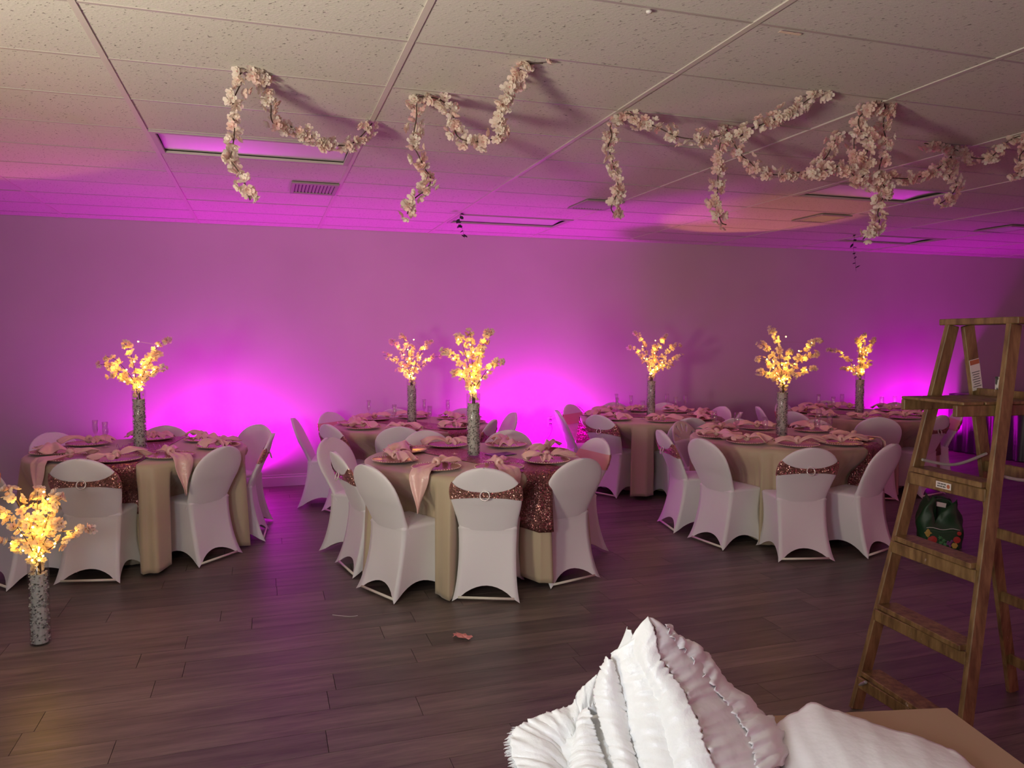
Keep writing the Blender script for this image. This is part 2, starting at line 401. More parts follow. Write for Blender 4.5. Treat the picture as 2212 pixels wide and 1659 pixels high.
# air vents
for vx, vy, lab in ((.40, 6.37, 'louvred metal air vent in the ceiling left of the hanging garlands'), (2.85, 6.37, 'louvred ceiling air vent beside the long hanging end of the middle garland'),
                    (5.30, 6.37, 'louvred ceiling air vent between the right hand hanging garlands'), (7.72, 6.37, 'louvred ceiling air vent at the far right edge')):
    t_ = thing('air_vent', lab, 'air vent', (vx, vy, H), 0, 'ceiling air vents')
    f = MB()
    for s_ in (-1, 1):
        f.box((0, s_ * .205, -.012), (.36, .05, .014)); f.box((s_ * .165, 0, -.012), (.03, .36, .014))
    bevel(f.build('vent_frame', M['vent'], t_), .004)
    MB().box((0, 0, -.004), (.31, .37, .004)).build('cavity', M['vent_slot'], t_)
    for k in range(11):
        MB().box((lerp(-.135, .135, k / 10), 0, -.010), (.020, .35, .003), 0, Matrix.Rotation(.6, 3, 'Y')).build('slat', M['vent'], t_)
# ------------------------------------------------------------------ chairs
def ring_stadium(hw, yr, yf, z, n, bulge=0.):
    pts = []
    for k in range(n):
        a = 2 * math.pi * k / n; c, s_ = math.cos(a), math.sin(a)
        e = .55
        x = hw * math.copysign(abs(c) ** e, c); ty = math.copysign(abs(s_) ** .8, s_)
        ym = (yr + yf) / 2; hy = (yf - yr) / 2
        pts.append((x, ym + hy * ty - bulge * (1 - (x / hw) ** 2 if hw > 0 else 0), z))
    return pts
def back_w(z):
    if z < .68:
        return lerp(.183, .222, sstep(.42, .66, z))
    return .222 * math.sqrt(max(0., 1 - ((z - .68) / .165) ** 2))
def back_rear(z): return lerp(-.125, -.285, (z - .43) / .415) - (.008 if z > .62 else .008 * sstep(.585, .62, z))
def back_front(z): return lerp(-.060, -.262, (z - .43) / .415)
def chair_mesh(slotted=False):
    b = MB(); n = 48; q = n // 4
    def corner(z):
        k = 1 - z / .43
        yr = -.125 - .095 * max(0, k) ** 1.7; wr = .183 + .017 * max(0, k) ** 2 - .006 * math.sin(math.pi * min(1, z / .43))
        yf = .180 - .018 * math.sin(math.pi * min(1, z / .43)) + .042 * max(0, k) ** 2; wf = .182 - .012 * math.sin(math.pi * min(1, z / .43)) + .014 * max(0, k) ** 2
        return yr, wr, yf, wf
    arch = [.085, .085, .10, .085]                     # rear, right, front, left hems
    rows = []
    T = 14
    for k in range(T + 1):
        t = k / T; ring = []
        for e in range(4):
            for j in range(q):
                s_ = j / q; s2 = max(0., min(1., (s_ - .055) / .89)); hem = .004 + arch[e] * (math.sin(math.pi * s2) ** .62)
                z = lerp(hem, .430, t); yr, wr, yf, wf = corner(z)
                cs = [(-wr, yr), (wr, yr), (wf, yf), (-wf, yf)]
                p, r_ = cs[e], cs[(e + 1) % 4]
                x, y = lerp(p[0], r_[0], s_), lerp(p[1], r_[1], s_)
                inn = .022 * math.sin(math.pi * s_) * (1 - t) ** 1.2
                if e == 0: y += inn - .010 * math.sin(math.pi * s_) * t
                elif e == 1: x -= inn
                elif e == 2: y -= inn
                else: x += inn
                # foot pockets
                cr_ = math.exp(-(min(s_, 1 - s_) / .05) ** 2) * math.exp(-z / .05) * .012
                x += cr_ * (1 if x > 0 else -1); y += cr_ * (1 if y > 0 else -1) * .7
                ring.append((x, y, z))
        rows.append(ring)
    # seam roll at seat level then the seat cushion closing inwards
    for sc, dz in ((1.012, .008), (.985, .020), (.90, .027), (.7, .031), (.4, .033), (.02, .034)):
        ring = []
        for (x, y, z) in rows[T]:
            ring.append((x * sc, .05 + (y - .05) * sc, .430 + dz))
        rows.append(ring)
    b.grid(rows, wrap=True)
    # stretched gusset ridge along the rear legs
    zs = [.40, .44, .50, .56, .60, .62, .66, .68]
    if not slotted: zs += [.68 + .165 * math.sin(R(a)) for a in (12, 25, 38, 50, 60, 70, 78, 84, 88)]
    nn = 40; rr = []
    for z in zs:
        rr.append(ring_stadium(max(back_w(z), .006), back_rear(z), back_front(z), z, nn, .012))
    b.grid(rr, wrap=True)
    if slotted: b.f.append(tuple(len(b.v) - nn + k for k in range(nn))); b.m.append(0)
    return b.mesh('cover', M['cover'], True)
def slotted_back_mesh():
    # moulded plastic back: half-dome with five radial openings
    b = MB(); na, nr = 44, 12; pts = []
    def P(a, r):
        x = .222 * r * math.cos(a); z = .655 + .190 * r * math.sin(a); return (x, (back_rear(z) + back_front(z)) / 2 - .012 * (1 - (x / .222) ** 2), z)
    for i in range(na + 1):
        pts.append([P(math.pi * i / na, lerp(.12, 1., k / nr)) for k in range(nr + 1)])
    base = len(b.v)
    for r in pts:
        for p in r: b.v.append(Vector(p))
    for i in range(na):
        for k in range(nr):
            a = math.degrees(math.pi * (i + .5) / na); r = lerp(.12, 1, (k + .5) / nr)
            if .48 < r < .86 and any(abs(a - s_) < 4.5 for s_ in (30, 60, 90, 120, 150)): continue
            q = base + i * (nr + 1) + k
            b.f.append((q, q + 1, q + nr + 2, q + nr + 1)); b.m.append(0)
    return b.mesh('slotted_back', M['plastic'], True)
def sash_mesh():
    b = MB(); n = 72; rows = [[] for _ in range(7)]; fm = []
    for k in range(n):
        a = 2 * math.pi * k / n - math.pi / 2; c, s_ = math.cos(a), math.sin(a)      # a=-90 is the rear centre
        x0 = math.copysign(abs(c) ** .55, c)
        rear = s_ < 0; ed = abs(x0) ** 2.6
        if rear: zt, zb = lerp(.688, .752, ed), lerp(.652, .630, ed)
        else: zt, zb = .742, .632
        for i in range(7):
            z = lerp(zb, zt, i / 6); hw = back_w(z) + .006
            yr, yf = back_rear(z) - .007, back_front(z) + .006
            ty = math.copysign(abs(s_) ** .8, s_); x = hw * x0
            y = (yr + yf) / 2 + (yf - yr) / 2 * ty - .012 * (1 - min(1, (x / hw) ** 2))
            pl = .0025 * math.sin(i * 2.1 + x0 * 9) * (1 if rear else .4)
            rows[i].append((x, y + (-pl if rear else pl), z))
    b.grid(rows, wrap=True)
    for idx in range(len(b.f)):
        k = idx % n; a = 2 * math.pi * (k + .5) / n - math.pi / 2; b.m[idx] = 0 if math.sin(a) < .15 else 1
    return b.mesh('sash', [M['sequin'], M['sash_satin']], True)
ME_COVER, ME_COVER_S, ME_SLOT, ME_SASH = chair_mesh(), chair_mesh(True), slotted_back_mesh(), sash_mesh()
def buckle_mesh():
    b = MB(); rows = []
    for i in range(24):
        a = 2 * math.pi * i / 24
        rows.append([((.029 + .0045 * math.cos(q * math.pi / 4)) * math.cos(a), .0045 * math.sin(q * math.pi / 4), (.029 + .0045 * math.cos(q * math.pi / 4)) * math.sin(a)) for q in range(8)])
    rows.append(rows[0]); b.grid(rows, wrap=True); return b.mesh('buckle', M['buckle'], True)
ME_BUCKLE = buckle_mesh()
ME_BAR = MB().tube([(-.175, -.205, .022), (.175, -.205, .022)], .0085, 8).mesh('crossbar', M['bar'], True)
ME_FBAR = MB().tube([(-.165, .165, .16), (.165, .165, .16)], .0085, 8).mesh('crossbar', M['bar'], True)
TABLES = dict(A=(-.922, 6.419), C=(1.417, 5.278), D=(4.238, 5.528), E=(1.382, 7.5), F=(4.011, 7.454), G=(6.369, 6.959))
TNAME = dict(A='left table', C='centre front table', D='right front table', E='back left table', F='back middle table', G='back right table')
# (table, place, rear-feet midpoint, heading, sash, slotted)
CH = [
 ('C', 'near side', (1.265, 4.43), 67, 1, 0), ('C', 'near left', (.633, 4.75), 26, 0, 0), ('C', 'left side', (.50, 5.35), 11, 1, 0), ('C', 'far left', (.51, 6.06), -42, 0, 0),
 ('C', 'far side', (1.28, 6.28), 277, 0, 0), ('C', 'far right', (1.94, 6.10), 238, 0, 0), ('C', 'right side', (2.42, 5.42), 190, 1, 0), ('C', 'near right', (1.93, 4.595), 106, 0, 0),
 ('D', 'near left', (3.27, 5.17), 8, 0, 0), ('D', 'near side', (3.71, 4.53), 75, 1, 0), ('D', 'near right', (4.38, 4.515), 109, 0, 0), ('D', 'left side', (3.24, 5.74), -10, 1, 0),
 ('D', 'far left', (3.74, 6.28), -60, 0, 1), ('D', 'far side', (4.34, 6.32), 264, 0, 0), ('D', 'far right', (4.96, 6.0), 214, 0, 1),
 ('A', 'near side', (-1.14, 5.57), 77, 1, 0), ('A', 'near right', (-.33, 5.88), 138, 0, 0), ('A', 'right side', (-.01, 6.52), 176, 1, 0), ('A', 'far right', (-.10, 7.20), 224, 0, 0),
 ('A', 'far side', (-.86, 7.34), 267, 1, 0), ('A', 'far left', (-1.66, 7.12), -43, 0, 0), ('A', 'near left', (-1.73, 5.72), 40, 0, 0),
 ('E', 'left side', (.31, 7.69), -10, 0, 0), ('E', 'far left', (.67, 8.20), -47, 1, 0), ('E', 'near left', (.58, 7.10), 27, 1, 0), ('E', 'near side', (1.13, 6.74), 75, 0, 0),
 ('E', 'far side', (1.36, 8.38), 268, 0, 0), ('E', 'far right', (2.06, 8.18), 224, 1, 0), ('E', 'right side', (2.42, 7.59), 181, 0, 0), ('E', 'near right', (2.03, 7.02), 145, 1, 0),
 ('F', 'left side', (3.06, 7.69), -9, 0, 0), ('F', 'far left', (3.44, 8.28), -54, 1, 0), ('F', 'near left', (3.27, 7.13), 25, 1, 0), ('F', 'near side', (3.98, 6.62), 88, 0, 0),
 ('F', 'far side', (4.02, 8.37), 268, 0, 0), ('F', 'far right', (4.57, 8.15), 233, 1, 0), ('F', 'right side', (4.92, 7.53), 184, 0, 0), ('F', 'near right', (4.72, 6.93), 145, 1, 0),
 ('G', 'left side', (5.40, 7.38), -22, 0, 0), ('G', 'far left', (6.02, 7.80), -66, 1, 0), ('G', 'near left', (5.40, 6.80), 12, 1, 0), ('G', 'left front', (5.80, 6.08), 58, 0, 0),
 ('G', 'near side', (6.5, 6.04), 103, 1, 0), ('G', 'near right', (7.17, 6.43), 147, 1, 0), ('G', 'right side', (7.23, 7.33), 205, 0, 1), ('G', 'far side', (6.66, 7.80), 252, 0, 1)]
seats = {k: [] for k in TABLES}
for tb, place, fm_, hd, sash, slot in CH:
    h = R(hd); o = Vector((fm_[0] + .22 * math.cos(h), fm_[1] + .22 * math.sin(h), 0))
    look = 'with rose gold sash' if sash else ('with slotted white back' if slot else 'without sash')
    lab = f'white covered chair {look}, {place} of the {TNAME[tb]}'
    t_ = thing('banquet_chair', lab, 'chair', o, h - math.pi / 2, 'white covered chairs around the round tables')
    inst('cover', ME_COVER_S if slot else ME_COVER, t_)
    inst('crossbar', ME_BAR, t_); inst('crossbar', ME_FBAR, t_)
    if slot: tag(solid(inst('slotted_back', ME_SLOT, t_), .012, 0), 'white plastic back with fanned slots', None)
    if sash:
        s_ = tag(inst('sash', ME_SASH, t_), 'rose gold sequin chair sash', None)
        z = .67; tag(inst('buckle', ME_BUCKLE, s_, (0, back_rear(z) - .036, z), (R(-18), 0, 0)), 'round pearl buckle', None)
    tc = TABLES[tb]; fx, fy = o.x + .235 * math.cos(h), o.y + .235 * math.sin(h)
    th = math.atan2(o.y - tc[1], o.x - tc[0])
    seats[tb].append((th, math.hypot(fx - tc[0], fy - tc[1]), math.atan2(fy - tc[1], fx - tc[0])))
# ------------------------------------------------------------------ tables with cloths
TR_, TZ = .76, .765
NA = 720
FREE = {}
for tb in TABLES:
    hits = []
    for i in range(NA):
        a = 2 * math.pi * i / NA; best = 2.0
        for (t2, pl, fm_, hd, *_) in CH:
            if t2 != tb: continue
            h = R(hd); ox, oy = fm_[0] + .22 * math.cos(h) - TABLES[tb][0], fm_[1] + .22 * math.sin(h) - TABLES[tb][1]
            r = .22
            while r < min(best, .95):
                px, py = r * math.cos(a) - ox, r * math.sin(a) - oy
                ly = px * math.cos(h) + py * math.sin(h); lx = px * math.sin(h) - py * math.cos(h)
                if abs(lx) < .188 and -.30 < ly < .165: best = r; break
                r += .01
        hits.append(min(best - .012, .95))
    mn = [min(hits[(i + k) % NA] for k in range(-2, 3)) for i in range(NA)]
    FREE[tb] = [min(mn[i], sum(mn[(i + k) % NA] for k in range(-3, 4)) / 7 + .01) for i in range(NA)]
def cloth_radius(tb, a, z, ph):
    k = max(0., 1 - z / TZ)
    wv = .55 * math.sin(13 * a + ph + .6 * math.sin(5 * a)) + .35 * math.sin(23 * a + ph * 2.3) + .25 * math.sin(7 * a + 1.7 * ph)
    r = TR_ + .008 + k ** .65 * (.030 + .052 * wv + .026 * abs(math.sin(19 * a + ph * 3)) - .018 * abs(math.sin(31 * a + ph)))
    f = FREE[tb][int(round((a % (2 * math.pi)) / (2 * math.pi) * NA)) % NA]
    f += .010 * wv
    # the chairs push the cloth inwards below table level
    if f < r: r = lerp(r, max(.26, f), sstep(.735, .50, z))
    return r
RUN = dict(A=(-97, .34), C=(-67, .34), D=(-60, .34), E=(-62, .34), F=(-38, .34), G=(-50, .34))
for ti, (tb, (cx_, cy_)) in enumerate(TABLES.items()):
    ph = 1.3 * ti + .4
    lab = {'A': 'round table under a champagne cloth at the left, ribbon curls round its vase', 'C': 'round table under a champagne cloth, nearest and in the centre', 'D': 'round table under a champagne cloth in front of the ladder side',
           'E': 'round table under a champagne cloth behind the centre front table', 'F': 'round table under a champagne cloth at the back, middle one', 'G': 'round table under a champagne cloth at the back, half behind the ladder'}[tb]
    t_ = thing('banquet_table', lab, 'table', (cx_, cy_, 0), 0, 'round tables set for dinner')
    n = 360; rows = []
    for r in (.02, .2, .4, .6, .72, .75): rows.append([(r * math.cos(2 * math.pi * k / n), r * math.sin(2 * math.pi * k / n), TZ) for k in range(n)])
    rows.append([((TR_) * math.cos(2 * math.pi * k / n), (TR_) * math.sin(2 * math.pi * k / n), TZ - .004) for k in range(n)])
    for q in range(1, 25):
        rr = []
        for k in range(n):
            a = 2 * math.pi * k / n; hem = .030 + .02 * math.sin(5 * a + ph)
            z = lerp(TZ - .012, hem, ((q - 1) / 23) ** 1.05); r = cloth_radius(tb, a, z, ph)
            rr.append((r * math.cos(a), r * math.sin(a), z))
        rows.append(rr)
    solid(MB().grid(rows, wrap=True).build('tablecloth', M['cloth'], t_, True), .003)
    MB().lathe([(.0, .718), (.74, .718), (.75, .73), (.75, .752), (.74, .757), (0, .757)], 48).build('tabletop', M['plastic'], t_, False)
    for sx in (-1, 1):
        for sy in (-1, 1): MB().tube([(sx * .20, sy * .17, .72), (sx * .22, sy * .19, .0)], .013, 8).build('leg', M['metal'], t_, True)
    # sequin runner across the top and down both sides
    ra, wd = R(RUN[tb][0]), RUN[tb][1]; rows = []; nd = 40
    dx, dy = math.cos(ra), math.sin(ra)
    def pt(cc, s_, drop):
        ed = math.sqrt(TR_ ** 2 - cc ** 2) * s_; px, py = dx * ed - dy * cc, dy * ed + dx * cc; a = math.atan2(py, px)
        z = TZ - .006 - drop; rr = max(cloth_radius(tb, a + q_, z, ph) for q_ in (-.012, 0, .012)) + .012
        if drop < .02: rr = max(rr, TR_ + .012)
        return (rr * math.cos(a), rr * math.sin(a), z)
    cols = [lerp(-wd / 2, wd / 2, k / nd) for k in range(nd + 1)]
    for d in (.38, .32, .26, .20, .14, .08, .04, .012): rows.append([pt(c_, -1, d) for c_ in cols])
    for s_ in (-.985, -.9, -.6, -.3, 0, .3, .6, .9, .985):
        rows.append([(dx * math.sqrt(TR_ ** 2 - c_ ** 2) * s_ - dy * c_, dy * math.sqrt(TR_ ** 2 - c_ ** 2) * s_ + dx * c_, TZ + .006) for c_ in cols])
    for d in (.012, .04, .08, .14, .20, .26, .32, .38): rows.append([pt(c_, 1, d) for c_ in cols])
    ro = solid(MB().grid(rows).build('table_runner', M['runner'], None, True, (cx_, cy_, 0)), .002)
    tag(ro, f'rose gold sequin runner across the {TNAME[tb]}', 'table runner', 'rose gold table runners')
# ------------------------------------------------------------------ place settings
def plate_mesh():
    b = MB(); b.lathe([(0, .004), (.10, .004), (.115, .006), (.158, .015), (.162, .017), (.160, .012), (.11, .001), (0, 0)], 40)
    return b.mesh('dish', M['plate'], True)
def bead_mesh():
    b = MB()
    for k in range(56):
        a = 2 * math.pi * k / 56; b.ico((.160 * math.cos(a), .160 * math.sin(a), .017), .0055)
    return b.mesh('beaded_rim', M['rim'], True)
ME_DISH, ME_BEAD = plate_mesh(), bead_mesh()
def napkin_mesh(seed, tail=False):
    rnd = random.Random(seed); b = MB()
    def lobe(ang, L, W, hgt, drop=None):
        rows = []; ns, nt = 16, 18; p1, p2 = rnd.uniform(0, 6), rnd.uniform(0, 6); fq = rnd.choice([1.4, 1.9, 2.4])
        for i in range(ns + 1):
            s_ = i / ns; r = []
            wdt = lerp(.016, W, s_ ** .75)
            if drop: wdt = lerp(.018, W, min(1, s_ * 2.2)) * (1 - sstep(.55, 1.0, s_)) + .004
            for j in range(nt + 1):
                t = lerp(-1, 1, j / nt)
                x = L * s_; y = wdt * t * (1 + .06 * math.sin(9 * s_ + p1))
                fold = math.cos(t * math.pi * fq + p1) * .013 * s_ ** .6 + .007 * math.sin(7 * s_ + 3 * t + p2)
                z = .030 + hgt * math.sin(math.pi * min(1, s_ * 1.02)) * (1 - .55 * t * t) + fold + .004
                if not drop: z = max(z, .021)
                x += .014 * math.sin(5 * t + p2) * s_
                if drop:
                    ed, dn = drop
                    if x > ed:
                        over = x - ed; x = ed + .018 + .010 * math.cos(t * 4 + p1) + over * .06; z = .012 - over + fold * .3
                    else: z = lerp(.032, .016, s_) + abs(fold)
                r.append((x * math.cos(ang) - y * math.sin(ang), x * math.sin(ang) + y * math.cos(ang), z))
            rows.append(r)
        b.grid(rows)
    if tail:
        lobe(math.pi / 2 + rnd.uniform(-.3, .3), .17, .085, .035)
        lobe(-math.pi / 2, .46, .065, .02, (.215, .2))
    else:
        tw = rnd.uniform(-.5, .5)
        lobe(tw, rnd.uniform(.17, .21), rnd.uniform(.070, .10), rnd.uniform(.03, .055)); lobe(tw + math.pi + rnd.uniform(-.5, .5), rnd.uniform(.15, .20), rnd.uniform(.065, .10), rnd.uniform(.025, .045))
        lobe(tw + math.pi + rnd.choice([-1, 1]) * 1.1, .12, .05, .02)
    rows = []
    for i in range(13):
        a = 2 * math.pi * i / 12
        rows.append([((.024 + .014 * math.cos(q * math.pi / 4)) * math.cos(a) * .8, .020 * math.sin(q * math.pi / 4) + .004 * math.sin(3 * a), .044 + (.020 + .014 * math.cos(q * math.pi / 4)) * math.sin(a)) for q in range(8)])
    b.grid(rows, wrap=True)
    return b.mesh('napkin', M['napkin'], True)
NAPS = [napkin_mesh(s_) for s_ in (1, 2, 3, 5, 8, 13)]; TAILS = [napkin_mesh(s_, True) for s_ in (21, 34)]
TAILED = {('C', 'near left'), ('C', 'near side'), ('A', 'near right'), ('D', 'right side'), ('A', 'near left')}
PANG = dict(C={'near side': -88, 'near left': -130, 'left side': -176, 'far left': 139, 'far side': 95, 'far right': 48, 'right side': 2, 'near right': -43},
            A={'near side': -97, 'near left': -133, 'left side': -175, 'far left': 138, 'far side': 88, 'far right': 40, 'right side': -8, 'near right': -62},
            D={'left side': 165, 'near left': -155, 'near side': -115, 'near right': -75, 'right side': -38, 'far right': 25, 'far side': 75, 'far left': 120})
for tb in 'EFG':
    PANG[tb] = {}
    for (t2, pl, *_), th in zip([c for c in CH if c[0] == tb], [s_[0] for s_ in seats[tb]]): PANG[tb][pl] = math.degrees(th)
    # spread settings that sit closer than two plate widths
    ks = sorted(PANG[tb], key=lambda q: PANG[tb][q])
    a0 = PANG[tb][ks[0]]
    for i_, q in enumerate(ks): PANG[tb][q] = lerp(PANG[tb][q], a0 + 360 / len(ks) * i_, .7)
rnd = random.Random(11)
for tb in TABLES:
    for place, deg in PANG[tb].items():
        th = R(deg); tc = TABLES[tb]; px, py = tc[0] + .570 * math.cos(th), tc[1] + .570 * math.sin(th)
        t_ = thing('charger_plate', f'rose charger plate with beaded rim, {place} of the {TNAME[tb]}', 'plate', (px, py, TZ + .0085), 0, 'charger plates under the napkins')
        inst('dish', ME_DISH, t_); inst('beaded_rim', ME_BEAD, t_)
        tail = (tb, place) in TAILED
        me = rnd.choice(TAILS) if tail else rnd.choice(NAPS)
        nk = inst('napkin', me, None, (px, py, TZ + .0085), (0, 0, th + math.pi / 2 if tail else th + math.pi / 2 + rnd.uniform(-.5, .5)))
        solid(nk, .0025, 0)
        tag(nk, f'blush satin napkin {"hanging over the table edge" if tail else "knotted on its plate"}, {place} of the {TNAME[tb]}', 'napkin', 'knotted blush napkins')
# champagne flutes
def flute_mesh():
    b = MB(); b.lathe([(0, .002), (.030, .001), (.031, .003), (.006, .010), (.0035, .02), (.0035, .075), (.010, .088), (.020, .105), (.024, .135), (.0235, .17), (.0215, .20), (.0205, .20), (.0225, .17), (.023, .135), (.019, .107), (0, .092)], 18)
    return b.mesh('champagne_flute', M['flute'], True)
ME_FL = flute_mesh()
FLT = dict(E=[(-.35, .58), (-.18, -.03), (.23, .53), (.12, -.29), (.45, .36)], F=[(-.10, .66), (-.33, .16), (-.04, .40), (-.26, -.30), (.48, .50), (.32, .03), (.60, .29)],
           D=[(-.40, .42), (-.30, .22), (-.31, -.19), (.12, -.30), (.62, .28), (.40, -.12)], G=[(-.25, .37), (-.35, .01), (.04, .32), (.16, -.16), (.38, -.12)], A=[(-.37, .35), (-.27, .18)])
def where(x, y):
    a = math.degrees(math.atan2(y, x)) % 360; return ['right', 'far right', 'far', 'far left', 'left', 'near left', 'near', 'near right'][int(((a + 22.5) % 360) // 45)]
for tb, l in FLT.items():
    tot = {}
    for (x, y) in l: tot.setdefault(where(x, y), []).append((x, y))
    for (x, y) in l:
        wr = where(x, y); grp = tot[wr]; ex = ''
        if len(grp) > 1:
            ex = ', nearer one' if (math.hypot(x, y) <= min(math.hypot(*g) for g in grp)) else ', outer one'
        d = math.hypot(x, y); 
        # keep clear of plates
        o = inst('champagne_flute', ME_FL, None, (TABLES[tb][0] + x, TABLES[tb][1] + y, TZ + .007), (0, 0, 0))
        tag(o, f'clear champagne flute {wr} of the vase on the {TNAME[tb]}{ex}', 'glass', 'champagne flutes')
# ------------------------------------------------------------------ blossoms and bouquets
def blossom_mesh(name, seed, mt):
    rnd = random.Random(seed); b = MB()
    for layer, (n, r, tilt) in enumerate(((5, 1.0, .30), (5, .68, .75))):
        for k in range(n):
            a = 2 * math.pi * (k + .5 * layer) / n + rnd.uniform(-.12, .12); rr = r * rnd.uniform(.9, 1.08); tl = tilt + rnd.uniform(-.12, .15)
            ax = Vector((math.cos(a), math.sin(a), 0)); sd = Vector((-math.sin(a), math.cos(a), 0)); up = Vector((0, 0, 1))
            def P(u, vv): 
                z = u * math.sin(tl) + .16 * u * u; return (ax * (u * math.cos(tl)) + sd * vv + up * (z + .12 * abs(vv))) * rr
            q = [P(.08, -.05), P(.08, .05), P(.55, .36), P(.92, .30), P(1.0, .0), P(.92, -.30), P(.55, -.36), P(.55, 0.)]
            i = len(b.v); b.v += q
            for f in ((0, 7, 6), (0, 1, 7), (1, 2, 7), (2, 3, 7), (3, 4, 7), (4, 5, 7), (5, 6, 7)): b.f.append(tuple(i + z for z in f)); b.m.append(0)
    b.ico((0, 0, .14), .13, 1)
    return b.mesh(name, [mt, M['stamen']])
BL_P = [blossom_mesh('blossom', s_, M['petal']) for s_ in (1, 2, 3)]; BL_W = [blossom_mesh('blossom', s_, M['petal_white']) for s_ in (4, 5, 6)]
ME_BULB = MB().ico((0, 0, 0), .0055).mesh('bulb', M['bulb'], True)
def rand_rot(rnd): return (rnd.uniform(0, 6.28), rnd.uniform(0, 6.28), rnd.uniform(0, 6.28))
def out_rot(d, rnd):
    return Vector(d).to_track_quat('Z', 'Y').to_euler()
def pebble_mesh():
    rnd = random.Random(3); b = MB()
    for k in range(620):
        a = rnd.uniform(0, 6.283); rad = .0435 * math.sqrt(rnd.uniform(.62, 1.0)); z = rnd.uniform(.012, .385)
        e = Matrix.Rotation(rnd.uniform(0, 3), 3, (rnd.random(), rnd.random(), rnd.random() + .01))
        b.ico((rad * math.cos(a), rad * math.sin(a), z), rnd.uniform(.0045, .0075), 0, (1, rnd.uniform(.6, 1), rnd.uniform(.5, .9)), e)
    b.lathe([(0, .008), (.037, .008), (.037, .38), (0, .38)], 16)
    return b.mesh('pebble_fill', M['pebble'])
ME_PEB = pebble_mesh()
ME_GLASS = MB().lathe([(0, .0), (.047, .0), (.050, .003), (.050, .45), (.0485, .452), (.047, .45), (.047, .008), (0, .007)], 40).mesh('glass', M['glass'], True)
camR = Vector((cr, -sr, 0)); camF = Vector((sr, cr, 0))
BOQ = dict(
 A=[(.21, .39), (-.06, .36), (-.3, .20), (.26, .18), (.18, .28), (-.17, .12), (.06, .27), (-.24, .26)], C=[(.13, .46), (-.03, .45), (-.12, .42), (-.21, .31), (-.15, .16), (.21, .24), (.07, .33), (0, .2)],
 D=[(-.11, .48), (-.22, .35), (-.22, .22), (-.21, .10), (.32, .39), (.28, .27), (.23, .14), (.1, .29)], E=[(-.11, .43), (-.22, .38), (-.26, .23), (-.14, .08), (.21, .37), (.28, .22), (0, .32)],
 F=[(-.18, .46), (-.25, .3), (.18, .43), (.32, .33), (.34, .2), (.19, .1), (.03, .33)], G=[(-.38, .27), (-.25, .05), (-.01, .46), (.19, .38), (.15, .12), (-.07, .39), (.08, .28)],
 X=[(.25, .15), (-.11, .39), (-.19, .3), (-.25, .07), (.13, .33), (-.02, .36), (-.13, .18), (.16, .21), (.05, .34)])
VLAB = dict(A='tall glass vase of pebbles with lit blossom branches on the left table', C='tall glass vase of pebbles with lit blossom branches on the centre front table', D='tall glass vase of pebbles with lit blossom branches on the right front table',
            E='tall glass vase of pebbles with lit blossom branches on the back left table', F='tall glass vase of pebbles with pinker lit branches on the back middle table', G='tall glass vase of pebbles with lit blossom branches on the back right table',
            X='pebble filled glass vase of lit blossom branches standing on the floor')
